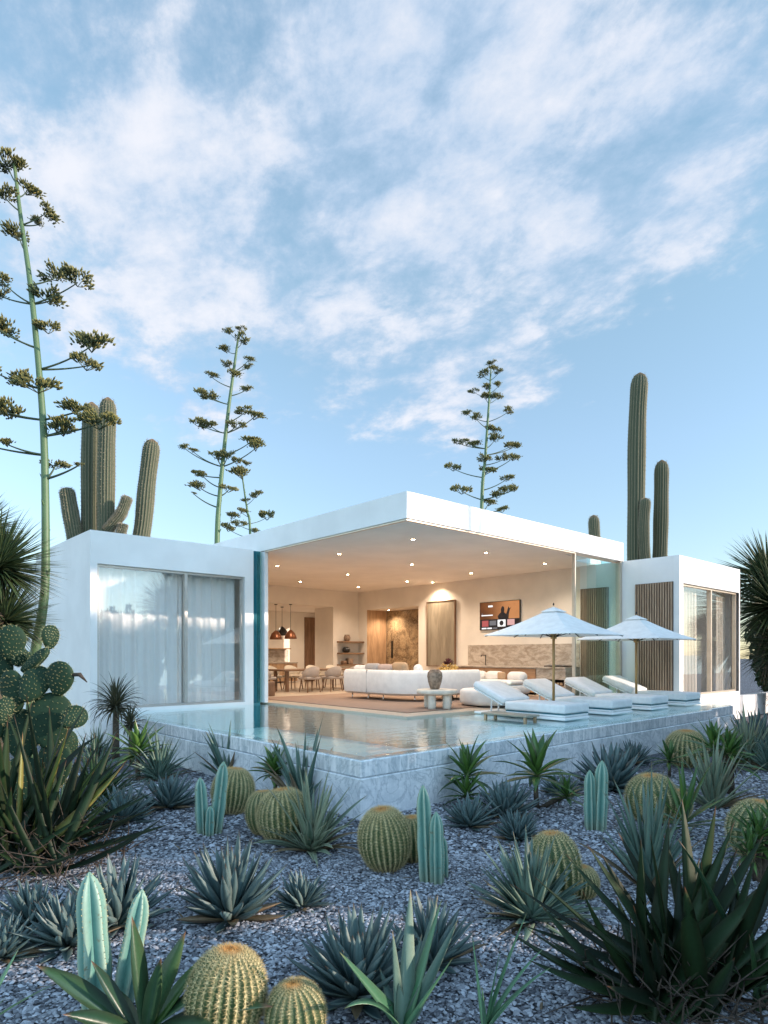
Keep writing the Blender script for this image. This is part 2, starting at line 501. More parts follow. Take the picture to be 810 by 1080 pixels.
M['deadleaf'] = plain('dead_leaf', (0.05, 0.036, 0.026), 0.85, 0.5, 25)
M['trunk'] = plain('plant_trunk', (0.085, 0.065, 0.045), 0.9, 0.35, 30, 0.6, 60, bdist=0.01)
M['saguaro'] = leafmat('saguaro_skin', (0.036, 0.052, 0.028), (0.066, 0.080, 0.042), (0.20, 0.17, 0.105), (0.20, 0.12, 0.06), 0.75, tip0=0.95, edgeamt=0.85, scar=(0.11, 0.085, 0.055))
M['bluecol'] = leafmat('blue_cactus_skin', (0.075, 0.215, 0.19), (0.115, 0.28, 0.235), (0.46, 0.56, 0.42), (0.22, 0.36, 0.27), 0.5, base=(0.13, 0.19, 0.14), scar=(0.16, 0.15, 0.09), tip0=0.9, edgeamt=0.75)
M['barrel'] = leafmat('barrel_skin', (0.045, 0.085, 0.028), (0.06, 0.11, 0.035), (0.17, 0.17, 0.06), (0.50, 0.23, 0.05), 0.6, base=(0.13, 0.10, 0.055), tip0=0.93)
M['spine'] = leafmat('golden_spine', (0.46, 0.36, 0.16), (0.66, 0.54, 0.28), (0.5, 0.4, 0.2), (0.72, 0.33, 0.07), 0.5, tip0=0.86, edgeamt=0)
M['sagspine'] = plain('saguaro_spine', (0.26, 0.22, 0.16), 0.7, 0.2)
M['pad'] = leafmat('prickly_pear_skin', (0.008, 0.027, 0.016), (0.017, 0.044, 0.024), (0.06, 0.085, 0.035), (0.02, 0.05, 0.026), 0.7, tip0=0.99, edgeamt=0.5, spec=0.2)
M['padspine'] = plain('pear_spine', (0.36, 0.34, 0.17), 0.6, 0.1)
M['stalk'] = leafmat('agave_stalk', (0.065, 0.125, 0.055), (0.095, 0.165, 0.07), (0.1, 0.16, 0.07), (0.10, 0.15, 0.06), 0.5, edgeamt=0)
M['stalkdark'] = plain('agave_branch', (0.05, 0.075, 0.035), 0.6, 0.2, 10)
M['flower'] = leafmat('agave_flower', (0.035, 0.048, 0.018), (0.085, 0.095, 0.028), (0.3, 0.22, 0.05), (0.32, 0.26, 0.06), 0.7, tip0=0.45, edgeamt=0)
M['palmleaf'] = leafmat('dark_yucca_leaf', (0.022, 0.05, 0.022), (0.055, 0.085, 0.032), (0.07, 0.09, 0.04), (0.16, 0.12, 0.05), 0.4)
M['bushleaf'] = leafmat('shrub_leaf', (0.025, 0.055, 0.02), (0.06, 0.10, 0.035), (0.05, 0.08, 0.03), (0.05, 0.08, 0.03), 0.5)
M['mauve'] = leafmat('mauve_bract', (0.06, 0.035, 0.075), (0.16, 0.09, 0.18), (0.1, 0.06, 0.1), (0.1, 0.06, 0.1), 0.6)
# ------------------------------------------------------------------ camera, sun, sky
cam = bpy.data.cameras.new('camera'); co = bpy.data.objects.new('camera', cam); COL.objects.link(co)
co.location = (CAMX, CAMY, EYE)
co.rotation_euler = (R(90), 0, -math.atan2(0.670, 0.743))
cam.sensor_fit = 'HORIZONTAL'; cam.sensor_width = 36; cam.lens = 36*F/810
cam.shift_y = (HY - 540) / 810
cam.clip_start = 0.05; cam.clip_end = 6000
S.camera = co

SUN_EL = R(14.0)
SUN_AZ = (0.55, -0.835)
sd = Vector((SUN_AZ[0]*math.cos(SUN_EL), SUN_AZ[1]*math.cos(SUN_EL), math.sin(SUN_EL))).normalized()
sl = bpy.data.lights.new('sun', 'SUN'); sl.energy = 2.0; sl.angle = R(0.6); sl.color = (1.0, 0.80, 0.66)
so = bpy.data.objects.new('sun', sl); COL.objects.link(so)
so.rotation_euler = sd.to_track_quat('Z', 'Y').to_euler(); so.location = (10, -20, 12)

S.view_settings.view_transform = 'Standard'; S.view_settings.look = 'None'
S.view_settings.gamma = 1.0; S.view_settings.use_curve_mapping = False
S.view_settings.exposure = 1.62

W = bpy.data.worlds.new('World'); S.world = W; W.use_nodes = True
wt = W.node_tree; bg = wt.nodes['Background']
def wn(typ, ins=None, **props):
    nd = wt.nodes.new(typ)
    for k, v in props.items(): setattr(nd, k, v)
    for k, v in (ins or {}).items():
        if isinstance(v, bpy.types.NodeSocket): wt.links.new(v, nd.inputs[k])
        else: nd.inputs[k].default_value = v
    return nd
def wm(op, a, b=0.0, clamp=False):
    nd = wt.nodes.new('ShaderNodeMath'); nd.operation = op; nd.use_clamp = clamp
    for i, v in enumerate((a, b)):
        if isinstance(v, bpy.types.NodeSocket): wt.links.new(v, nd.inputs[i])
        else: nd.inputs[i].default_value = v
    return nd.outputs[0]
def wrng(v, a, b, c=0.0, d=1.0):
    nd = wn('ShaderNodeMapRange', {0: v, 1: a, 2: b, 3: c, 4: d}); nd.interpolation_type = 'SMOOTHSTEP'
    return nd.outputs[0]
sky = wn('ShaderNodeTexSky', sky_type='NISHITA', sun_disc=False, sun_elevation=R(14), sun_rotation=math.atan2(SUN_AZ[0], SUN_AZ[1]), altitude=0, air_density=1.0, dust_density=0.0, ozone_density=2.0)
tc = wn('ShaderNodeTexCoord')
dirv = wn('ShaderNodeVectorMath', {0: tc.outputs['Generated']}, operation='NORMALIZE').outputs[0]
sx = wn('ShaderNodeSeparateXYZ', {0: dirv})
den = wm('ADD', wm('MAXIMUM', sx.outputs[2], 0.02), 0.12)
cx = wm('DIVIDE', sx.outputs[0], den); cy = wm('DIVIDE', sx.outputs[1], den)
pv = wn('ShaderNodeCombineXYZ', {0: cx, 1: cy, 2: 0.37}).outputs[0]
mp = wn('ShaderNodeMapping', {0: pv, 'Rotation': (0, 0, R(-58)), 'Scale': (1.0, 0.8, 1)}).outputs[0]
n1 = wn('ShaderNodeTexNoise', {'Vector': mp, 'Scale': 3.7, 'Detail': 10, 'Roughness': 0.60, 'Distortion': 0.25}).outputs[0]
n2 = wn('ShaderNodeTexNoise', {'Vector': mp, 'Scale': 9.0, 'Detail': 7, 'Roughness': 0.62, 'Distortion': 0.2}).outputs[0]
def pdir(px, py):
    a, b = (px - CX)/F, (HY - py)/F
    return Vector((FW[0] + a*RT[0], FW[1] + a*RT[1], b)).normalized()
blobs = [(455, 120, 14, 1.0), (330, 285, 9, 0.85), (690, 165, 8.5, 0.95), (610, 235, 7, 0.95), (420, 20, 14, 0.8), (640, 20, 9, 0.75),
         (150, 70, 19, 0.72), (190, 215, 10, 0.9), (70, 250, 9, 0.75), (490, 350, 9, 0.8), (540, 380, 5, 0.75), (220, 365, 8, 0.68), (400, 330, 9, 0.7), (770, 40, 7, 0.6), (240, 130, 9, 0.45), (718, 268, 2.5, 0.5)]
acc = None
for (bx, by, br, bs) in blobs:
    d = pdir(bx, by)
    dt = wn('ShaderNodeVectorMath', {0: dirv, 1: d}, operation='DOT_PRODUCT').outputs['Value']
    r = wrng(dt, math.cos(R(br*1.45)), math.cos(R(br*0.25)), 0, bs)
    acc = r if acc is None else wm('MAXIMUM', acc, r)
# away from the photographed part of the sky the same clouds go on more thinly
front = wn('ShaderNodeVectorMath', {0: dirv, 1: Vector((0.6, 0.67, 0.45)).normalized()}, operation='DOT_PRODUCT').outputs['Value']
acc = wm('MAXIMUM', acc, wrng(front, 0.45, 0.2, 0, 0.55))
n3 = wn('ShaderNodeTexNoise', {'Vector': mp, 'Scale': 26.0, 'Detail': 6, 'Roughness': 0.65}).outputs[0]
nn = wm('ADD', wm('ADD', wm('MULTIPLY', n1, 0.56), wm('MULTIPLY', n2, 0.36)), wm('MULTIPLY', n3, 0.12))
cov = wrng(wm('ADD', nn, wm('MULTIPLY', acc, 0.34)), 0.655, 0.86)
cov = wm('MULTIPLY', cov, wrng(sx.outputs[2], 0.16, 0.34))
cov = wm('MULTIPLY', cov, 0.9)
hs = wn('ShaderNodeHueSaturation', {'Hue': 0.4965, 'Saturation': 0.96, 'Value': 1.0, 'Color': sky.outputs[0]})
cl = wn('ShaderNodeMix', data_type='RGBA')
cl.inputs[6].default_value = (1.15, 1.50, 1.98, 1); cl.inputs[7].default_value = (2.12, 2.14, 2.30, 1)
wt.links.new(wrng(nn, 0.42, 0.68), cl.inputs[0])
mixc = wn('ShaderNodeMix', data_type='RGBA')
wt.links.new(cov, mixc.inputs[0]); grad = wn('ShaderNodeMix', data_type='RGBA', blend_type='MULTIPLY'); grad.inputs[0].default_value = 1.0
gcol = wn('ShaderNodeValToRGB', {0: sx.outputs[2]}); ce = gcol.color_ramp.elements
ce[0].position = 0.0; ce[0].color = (0.36, 0.385, 0.43, 1); ce[1].position = 0.75; ce[1].color = (1.0, 0.97, 0.84, 1)
for ps, cc in ((0.12, (0.55, 0.53, 0.53, 1)), (0.3, (0.74, 0.69, 0.66, 1)), (0.5, (0.88, 0.83, 0.71, 1))):
    e_ = ce.new(ps); e_.color = cc
wt.links.new(hs.outputs[0], grad.inputs[6]); wt.links.new(gcol.outputs[0], grad.inputs[7])
wt.links.new(grad.outputs[2], mixc.inputs[6]); wt.links.new(cl.outputs[2], mixc.inputs[7])
# sky scaled up behind the camera, added to lift the light on walls
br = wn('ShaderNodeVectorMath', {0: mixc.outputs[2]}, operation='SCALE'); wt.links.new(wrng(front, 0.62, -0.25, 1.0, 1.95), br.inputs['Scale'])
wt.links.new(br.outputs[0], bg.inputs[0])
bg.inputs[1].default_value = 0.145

# ------------------------------------------------------------------ ground, sea
def sheet(name, pts, z, mat):
    m = MB(); m.add([(x, y, z) for x, y in pts], [tuple(range(len(pts)))], smooth=False)
    return tag(m.build(name, mat), kind='structure')
sheet('gravel_ground', [(-300, -18), (300, -18), (300, 300), (-300, 300)], GZ, M['gravel'])
sheet('sea', [(-4000, -4000), (4000, -4000), (4000, -17.5), (-4000, -17.5)], -1.3, M['sea'])

# real stone chips over the nearer gravel (nobody could count them)
rg = np.random.default_rng(5)
def chips(nst, d0, d1, s0, s1):
    d = np.sqrt(rg.uniform(d0**2, d1**2, nst))
    px = rg.uniform(-60, 870, nst)
    X = (px - CX)/F*d
    x = CAMX + X*RT[0] + d*FW[0]; y = CAMY + X*RT[1] + d*FW[1]
    ok = ~((x > -3.06) & (y > -2.5))
    x, y, d = x[ok], y[ok], d[ok]; n = len(x)
    base = np.array([(1, 0, 0), (0.45, 0.85, 0), (-0.6, 0.7, 0), (-1, -0.1, 0), (-0.3, -0.9, 0), (0.6, -0.7, 0),
                     (0.35, 0.15, 0.8), (-0.4, 0.2, 0.9), (0.0, -0.4, 0.75)], dtype=np.float64)
    tri = [(0, 1, 6), (1, 7, 6), (1, 2, 7), (2, 3, 7), (3, 8, 7), (3, 4, 8), (4, 5, 8), (5, 6, 8), (5, 0, 6), (6, 7, 8)]
    V = base[None] * (1 + rg.uniform(-0.28, 0.28, (n, 9, 3)))
    sz = rg.uniform(s0, s1, n) * rg.choice([0.6, 0.85, 1.0, 1.35, 1.7], n)
    V = V * sz[:, None, None] * np.stack([np.ones(n), rg.uniform(0.55, 1, n), rg.uniform(0.25, 0.55, n)], 1)[:, None, :]
    tilt = rg.uniform(-0.4, 0.4, n)
    c, s_ = np.cos(tilt)[:, None], np.sin(tilt)[:, None]
    V[..., 0], V[..., 2] = V[..., 0]*c - V[..., 2]*s_, V[..., 0]*s_ + V[..., 2]*c
    a = rg.uniform(0, 6.28, n); c, s_ = np.cos(a)[:, None], np.sin(a)[:, None]
    xr = V[..., 0]*c - V[..., 1]*s_; yr = V[..., 0]*s_ + V[..., 1]*c
    P = np.stack([xr + x[:, None], yr + y[:, None], V[..., 2] + GZ + rg.uniform(-0.001, 0.010, n)[:, None]], -1)
    T = np.array(tri)[None] + (np.arange(n)*9)[:, None, None]
    tone = np.clip(rg.beta(0.9, 1.2, n), 0, 1)
    return P.reshape(-1, 3), T.reshape(-1, 3), np.repeat(tone, 9)
Ps, Ts, Cs, off = [], [], [], 0
for a in ((80000, 2.4, 5.2, 0.0075, 0.0138), (52000, 5.0, 8.8, 0.011, 0.020)):
    p, t, c = chips(*a); Ps.append(p); Ts.append(t + off); Cs.append(c); off += len(p)
P, T, C = np.concatenate(Ps), np.concatenate(Ts), np.concatenate(Cs)
me = bpy.data.meshes.new('gravel_chips')
me.vertices.add(len(P)); me.vertices.foreach_set('co', P.astype(np.float32).ravel())
me.loops.add(len(T)*3); me.loops.foreach_set('vertex_index', T.astype(np.int32).ravel())
me.polygons.add(len(T)); me.polygons.foreach_set('loop_start', (np.arange(len(T))*3).astype(np.int32))
me.update(calc_edges=True)
at_ = me.attributes.new('lf', 'FLOAT_COLOR', 'POINT')
arr = np.ones((len(P), 4), dtype=np.float32); arr[:, 0] = C; at_.data.foreach_set('color', arr.ravel())
me.materials.append(M['chips'])
o = bpy.data.objects.new('gravel_chips', me); COL.objects.link(o)
tag(o, 'loose grey stone chips covering the garden ground', 'gravel', kind='stuff')

# ------------------------------------------------------------------ pool
pool = empty('infinity_pool', (0, 0, GZ), label='raised infinity pool of pale stone with water spilling over its rim', cat='pool')
Z0 = -GZ     # local height of the house floor
def pb(name, boxes, mat, bev=0.006):
    m = MB()
    for lo, hi in boxes: m.box((lo[0], lo[1], lo[2]+Z0), (hi[0], hi[1], hi[2]+Z0), bev)
    return m.build(name, mat, pool)
WZ = -0.03
pb('spill_wall', [((-3.06, -2.51, -0.215), (-2.86, 4.38, -0.042)), ((-2.86, -2.51, -0.215), (5.7, -2.31, -0.042)), ((5.7, -2.40, -0.215), (7.04, -2.31, -0.042))], M['poolwet'], 0.012)
pb('plinth', [((-3.085, -2.535, GZ), (-2.86, 4.38, -0.218)), ((-2.86, -2.535, GZ), (5.69, -2.31, -0.218)), ((5.69, -2.43, GZ), (7.04, -2.31, -0.218))], M['poolstone'], 0.008)
pb('basin_floor', [((-2.86, -2.31, -0.62), (1.0, 4.38, -0.52))], M['poolfloor'], 0)
pb('sun_shelf', [((1.0, -2.31, -0.62), (7.04, 0.08, -0.075))], M['shelf'], 0.01)
m = MB()
m.add([(-3.055, -2.505, WZ), (5.7, -2.505, WZ), (5.7, -2.395, WZ), (7.05, -2.395, WZ), (7.05, 0.1, WZ), (0.1, 0.1, WZ), (0.1, 4.39, WZ), (-3.055, 4.39, WZ)], [(0, 1, 5), (1, 2, 5), (2, 3, 4), (2, 4, 5), (0, 5, 6), (0, 6, 7)], smooth=False)
tag(m.build('water', M['water']), kind='structure')

# ------------------------------------------------------------------ villa
villa = empty('villa', (0, 0, 0), label='white flat roofed villa with an open corner living room', cat='house')
def part(name, boxes, mat, parent=villa, bev=0.0):
    m = MB()
    for lo, hi in boxes: m.box(lo, hi, bev)
    return m.build(name, mat, parent)
roof = part('roof', [((0, 0, 3.2), (5.1, 13.0, 3.63)), ((5.1, 0.7, 3.201), (7.3, 13.0, 3.629)), ((5.1, 0.3, 3.201), (6.0, 0.7, 3.629)), ((5.1, 0, 3.2), (7.07, 0.3, 3.63))], M['stucco'])
part('ceiling', [((0.10, 0.10, 3.185), (5.08, 9.75, 3.199)), ((5.08, 0.72, 3.185), (7.1, 9.75, 3.199)), ((5.08, 0.32, 3.185), (5.98, 0.72, 3.199)), ((0.2, 10.0, 2.63), (7.6, 12.8, 2.65))], M['ceiling'], roof)
part('sliding_track', [((0.03, 0.03, 3.17), (5.05, 0.09, 3.199)), ((0.03, 0.09, 3.17), (0.09, 4.35, 3.199))], M['champagne'], roof)
part('floor', [((0.1, 0.1, -0.62), (7.1, 12.8, 0.0)), ((7.1, 6.8, -0.62), (8.05, 9.3, 0.0)), ((7.1, 9.95, -0.62), (7.6, 12.8, 0.0))], M['floor'])
wallp = part('interior_wall', [
    ((7.1, 1.13, 0.001), (7.3, 6.8, 3.199)), ((7.1, 6.8, 2.55), (7.3, 9.3, 3.199)), ((7.1, 9.3, 0.001), (7.3, 9.75, 3.199)),
    ((6.0, 9.75, 0.001), (7.3, 10.8, 3.199)), ((0.2, 9.75, 2.63), (6.0, 10.0, 3.199)),
    ((0.0, 4.47, 0.001), (0.2, 12.8, 3.199)), ((0.0, 12.8, 0.001), (7.8, 13.0, 3.199)), ((7.6, 10.8, 0.001), (7.8, 12.8, 2.7)),
    ((8.05, 6.6, 0.001), (8.2, 9.5, 2.7)), ((7.3, 6.65, 0.001), (8.05, 6.8, 2.7)), ((7.3, 9.36, 0.001), (8.05, 9.5, 2.7)), ((7.3, 6.8, 2.55), (8.05, 9.36, 2.7))], M['plaster'])
part('timber_lining', [((7.11, 9.292, 0.002), (8.0, 9.299, 2.548))], M['oak'])
md = part('stone_door', [((8.0, 6.9, 0.002), (8.048, 9.28, 2.54))], M['marble'])
part('handle', [((7.96, 8.95, 0.9), (7.998, 9.0, 1.5))], M['dark'], md)
part('kitchen_door', [((6.95, 12.75, 0.002), (7.55, 12.798, 2.45))], M['walnut'])
# left wing
X0, X1, Y0, Y1 = -3.45, -0.2, 4.4, 8.0
part('wing_wall', [((X0, Y0, GZ), (X1, Y0+0.2, 0.03)), ((X0, Y0, 2.62), (X1, Y0+0.2, 3.2)), ((X0, Y0, 0.03), (-3.33, Y0+0.2, 2.62)), ((-0.40, Y0, 0.03), (X1, Y0+0.2, 2.62)),
                   ((X0, Y0+0.2, GZ), (X0+0.2, Y1, 3.2)), ((X0+0.2, Y1-0.2, GZ), (X1, Y1, 0.3)), ((X0+0.2, Y1-0.2, 2.65), (X1, Y1, 3.2)), ((-0.6, Y1-0.2, 0.3), (X1, Y1, 2.65)), ((X0+0.2, Y0+0.2, 2.95), (0.0, Y1-0.2, 3.18)), ((X0+0.2, Y0+0.2, -0.2), (0.0, Y1-0.2, 0.0))], M['stucco'])  # rear wall opening added to light the curtains from behind
# right wing, its far front corner rounded
def wing_right():
    m = MB()
    m.box((7.06, -1.1, GZ), (7.26, 1.13, 3.2))
    m.box((7.26, 1.2, GZ), (10.9, 4.0, 3.195)) if False else None
    m.box((10.8, -0.75, GZ), (11.0, 4.0, 3.2)); m.box((7.26, 3.8, GZ), (10.8, 4.0, 0.2)); m.box((7.26, 3.8, 2.6), (10.8, 4.0, 3.2)); m.box((7.26, 3.8, 0.2), (7.6, 4.0, 2.6))
    m.box((7.26, -1.1, 2.96), (10.8, 3.8, 3.18)); m.box((7.26, -1.1, -0.2), (10.8, 3.8, 0.0))
    m.box((7.06, -1.3, GZ), (10.6, -1.1, 0.08)); m.box((7.06, -1.3, 2.6), (10.6, -1.1, 3.2)); m.box((7.06, -1.3, 0.08), (7.26, -1.1, 2.6))
    # rounded corner column
    n = 10; vs = []; fs = []
    for i in range(n+1):
        a = -PI/2 + (PI/2)*i/n
        for r in (0.4, 0.2):
            for z in (GZ, 3.2):
                vs.append((10.6 + r*math.cos(a), -0.9 + r*math.sin(a), z))
    for i in range(n):
        a, b = i*4, (i+1)*4
        fs += [(a, b, b+1, a+1), (a+2, a+3, b+3, b+2), (a+1, b+1, b+3, a+3), (a, a+2, b+2, b)]
    m.add(vs, fs, smooth=True)
    m.box((10.8, -0.9, GZ), (11.0, -0.75, 3.2))
    return m.build('wing_wall', M['stucco'], villa, sharp=30)
wing_right()
def window(x0, x1, y, z0, z1, mull, mat, gm):
    fr = MB(); w = 0.045
    fr.box((x0, y, z0), (x0+w, y+0.09, z1)); fr.box((x1-w, y, z0), (x1, y+0.09, z1))
    fr.box((x0+w, y, z0), (x1-w, y+0.09, z0+w)); fr.box((x0+w, y, z1-w), (x1-w, y+0.09, z1))
    for mx_ in mull: fr.box((mx_-0.03, y-0.012, z0+w), (mx_+0.03, y+0.08, z1-w))
    f = fr.build('window', mat, villa)
    xs = [x0+w] + list(mull) + [x1-w]
    for a, b in zip(xs[:-1], xs[1:]):
        p = MB(); p.box((a + (0.03 if a in mull else 0.0), y+0.035, z0+w), (b - (0.03 if b in mull else 0.0), y+0.047, z1-w))
        # single sheet, kept inside the frame
        m2 = MB(); m2.add([(a, y+0.04, z0+w), (b, y+0.04, z0+w), (b, y+0.04, z1-w), (a, y+0.04, z1-w)], [(0, 1, 2, 3)], smooth=False)
        m2.build('pane', gm, f)
    return f
window(-3.33, -0.40, 4.46, 0.03, 2.62, [-1.66], M['bronze'], M['glass'])
window(7.28, 10.58, -1.24, 0.08, 2.6, [8.95], M['champagne'], M['solarglass'])
# sheltered corner between the left wing and the open side: stacked sliding glass
part('door_jamb', [((0.02, 4.32, 0.0), (0.10, 4.46, 3.184))], M['whitepaint'])
gl = part('glass_stack', [((-0.195, 4.42, 0.0), (-0.115, 4.47, 3.184))], M['deepteal'])
for k in range(3):
    part('glass_leaf', [((-0.11+0.042*k, 4.36+0.02*k, 0.0), (-0.098+0.042*k, 4.47, 3.184))], M['tealglass'], gl)
part('wing_return', [((-0.2, 4.47, GZ), (0.0, 4.6, 3.199))], plain('teal_reveal', (0.10, 0.30, 0.34), 0.3, 0.05))
# glass panels beside the open front
gp = part('corner_post', [((6.97, 0.02, 0.0), (7.04, 0.14, 3.19))], M['champagne'])
part('end_post', [((5.055, 0.05, 0.0), (5.09, 0.12, 3.19))], M['champagne'], gp)
for k, (a, b) in enumerate(((5.1, 6.96), (5.6, 6.96), (6.05, 6.96))):
    m2 = MB(); yy = 0.06 + 0.03*k
    m2.add([(a, yy, 0.0), (b, yy, 0.0), (b, yy, 3.14), (a, yy, 3.14)], [(0, 1, 2, 3)], smooth=False)
    m2.build('glass_panel', M['tealglass'], gp)
# timber slat screens on the right wing
for (a, b) in ((-1.17, -0.30), (0.36, 1.10)):
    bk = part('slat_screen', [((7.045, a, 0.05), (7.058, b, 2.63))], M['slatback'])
    m = MB(); n = int((b-a)/0.055)
    for i in range(n):
        y = a + (b-a)*(i+0.5)/n
        m.box((7.005, y-0.017, 0.06), (7.044, y+0.017, 2.62), 0.003)
    m.build('slats', M['slat'], bk)
# the pale walls beyond
gw = MB(); gw.box((11.05, -1.25, GZ), (24, -1.05, -0.06), 0.01)
tag(gw.build('garden_wall', M['stucco']), 'low white garden wall beyond the right wing', 'wall')
gw = MB(); gw.box((-3.47, 8.02, GZ), (-3.25, 16, 3.0), 0.01)
tag(gw.build('boundary_wall', M['stucco']), 'tall white boundary wall running back behind the tall agave stalk', 'wall')

# curtains: sheer pleated sheets hanging behind the glass
def curtain(x0, x1, y, z0, z1, amp, wl, seed, mt='curtain'):
    rnd = random.Random(seed)
    n = int((x1-x0)/0.02); vs, fs = [], []
    ph = [rnd.uniform(0, 6.28) for _ in range(4)]
    for i in range(n+1):
        x = x0 + (x1-x0)*i/n
        s1 = math.sin(2*PI*x/wl + ph[0] + 1.1*math.sin(x*1.9+ph[1])); s2 = math.sin(2*PI*x/(wl*0.43) + ph[2])
        for j, t in enumerate((0, 0.35, 0.7, 1)):
            vs.append((x, y + amp*(s1*0.75 + 0.3*s2)*(1.1-0.45*t), z0 + (z1-z0)*t))
    for i in range(n):
        for j in range(3):
            a = i*4+j; fs.append((a, a+4, a+5, a+1))
    m = MB(); m.add(vs, fs)
    return m.build('sheer_curtain', M[mt])
tag(curtain(-3.27, -1.62, 4.72, 0.02, 2.93, 0.05, 0.27, 1), 'sheer white curtain behind the left half of the left wing window', 'curtain', 'curtains')
tag(curtain(-1.58, -0.45, 4.76, 0.02, 2.93, 0.05, 0.25, 2), 'sheer white curtain behind the right half of the left wing window', 'curtain', 'curtains')
tag(curtain(7.32, 8.75, -0.98, 0.02, 2.93, 0.05, 0.2, 3, 'curtainb'), 'gathered beige curtain at the near end of the right wing window', 'curtain', 'curtains')
tag(curtain(9.95, 10.55, -0.98, 0.02, 2.93, 0.05, 0.16, 4, 'curtainb'), 'gathered beige curtain at the far end of the right wing window', 'curtain', 'curtains')

# ------------------------------------------------------------------ recessed lights
lens_m = emis('warm_lamp', (1.0, 0.74, 0.42), 32.0)
spots = [(292.7, 596.7, 'nearest the tall glass jamb'), (316.7, 613.3, 'over the near end of the dining table'), (357.7, 584, 'left of the roof corner, along the pool side'), (366.7, 605.7, 'in front of the shelves'),
         (378, 619, 'washing the wall above the floating shelves'), (435.7, 568.7, 'nearest the roof corner'), (434.3, 595, 'over the middle of the sofa'), (429.3, 613, 'in front of the stone door'),
         (459.3, 614.3, 'washing the wall above the tall panel'), (497, 604.3, 'just left of the television'), (512.7, 582.7, 'over the second sofa'), (574.6, 594.2, 'above the counter near the glass panels')]
def downlight(x, y, z, lab, e):
    t = empty('ceiling_light', (x, y, z), label='small round recessed ceiling lamp ' + lab, cat='lamp', group='recessed ceiling lamps')
    m = MB(); m.lathe([(0.055, -0.002), (0.055, -0.008), (0.034, -0.008), (0.034, -0.002)], 16); m.build('trim', M['champagne'], t)
    m = MB(); m.lathe([(0.033, -0.004), (0.030, -0.010)], 16); m.build('lens', lens_m, t)
    l = bpy.data.lights.new('lamp', 'SPOT'); l.energy = e; l.color = (1.0, 0.80, 0.60); l.spot_size = R(140); l.spot_blend = 0.9; l.shadow_soft_size = 0.04
    lo_ = bpy.data.objects.new('lamp_light', l); COL.objects.link(lo_); lo_.parent = t; lo_.location = (0, 0, -0.03)
for px, py, lab in spots:
    d = F*2.185/(HY-py); p = at(px, d, 3.185)
    if px < 380 and py > 618: p.y = min(p.y, 9.3)
    p.x = min(p.x, 6.75); p.y = min(p.y, 9.35)
    downlight(p.x, p.y, 3.185, lab, 54.0)
downlight(6.4, 11.3, 2.63, 'in the lower kitchen ceiling', 36.0)
downlight(4.4, 11.6, 2.63, 'over the kitchen shelf', 36.0)
downlight(7.62, 8.75, 2.55, 'in the stone door recess', 40.0)
# ------------------------------------------------------------------ living room
rug = MB(); rug.box((0.55, 0.55, 0.002), (5.9, 5.6, 0.014), 0.004)
tag(rug.build('rug', M['rug']), 'large woven russet rug under the white sofas', 'rug')

# the big curved corner sofa, its back towards the pool
sofa = empty('corner_sofa', (2.05, 1.85, 0.0), label='long white upholstered sofa with a rounded corner and metal legs, its back to the pool', cat='sofa')
sofa.scale = (1, 1, 1.13)
def offset_path(rc, inset):
    """outer edge of the L: leg along +y, quarter turn, leg along +x (local coords), moved inwards by inset"""
    pts = []
    for y in (2.35, 2.0, 1.7, 1.3): pts.append((inset, y))
    n = 9
    for i in range(n+1):
        a = PI + (PI/2)*i/n
        pts.append((rc + (rc-inset)*math.cos(a), rc + (rc-inset)*math.sin(a)))
    for x in (1.4, 1.8, 2.05): pts.append((x, inset))
    return pts
def sweep_L(name, prof, mat, parent, ends=True):
    """prof: list of (inset, z) going round the section"""
    rows = [offset_path(1.05, i) for i, z in prof]
    n = len(rows[0]); k = len(prof)
    vs = [(rows[j][i][0], rows[j][i][1], prof[j][1]) for i in range(n) for j in range(k)]
    fs = [(i*k+j, i*k+(j+1) % k, (i+1)*k+(j+1) % k, (i+1)*k+j) for i in range(n-1) for j in range(k)]
    fs += [tuple(range(k)), tuple(reversed(range((n-1)*k, n*k)))]
    m = MB(); m.add(vs, fs)
    return m.build(name, mat, parent, sharp=50)
sweep_L('base', [(0.10, 0.12), (0.02, 0.16), (0.0, 0.25), (0.0, 0.52), (0.02, 0.575), (0.06, 0.60), (0.16, 0.60), (0.20, 0.575), (0.22, 0.5), (0.22, 0.40), (0.26, 0.405), (0.7, 0.405), (0.76, 0.37), (0.77, 0.2), (0.74, 0.12)], M['white_fabric'], sofa)
m = MB()
for y in (1.55,): m.box((-0.004, y-0.003, 0.14), (0.22, y+0.003, 0.597))
m.build('seam', M['grey_fabric'], sofa)
for lx, ly in ((0.18, 2.25), (0.10, 1.6), (0.10, 1.1), (0.42, 0.45), (1.2, 0.16), (1.95, 0.16), (0.7, 2.25), (1.95, 0.62)):
    m = MB(); m.tube([(lx, ly, 0.13), (lx-0.03, ly-0.03, 0.0)], [0.013, 0.009], 8); m.build('leg', M['chrome'], sofa)
def cushion(x, y, z, sx, sy, th, rz, tilt, mat, lab, grp='scatter cushions on the corner sofa'):
    m = MB(); m.soft((-sx/2, -th/2, 0), (sx/2, th/2, sy), th*0.48)
    o = m.build('cushion', mat)
    o.location = (x, y, z); o.rotation_euler = (tilt, 0, rz)
    tag(o, lab, 'cushion', grp)
cushion(2.44, 3.95, 0.46, 0.5, 0.32, 0.17, R(90), R(-14), M['white_fabric'], 'white cushion at the far end of the corner sofa')
cushion(2.42, 3.5, 0.46, 0.5, 0.37, 0.17, R(86), R(-16), M['grey_fabric'], 'grey cushion between the white and the blush one')
cushion(2.42, 3.05, 0.46, 0.46, 0.36, 0.16, R(94), R(-18), M['pink_fabric'], 'blush cushion next to the grey cushion')
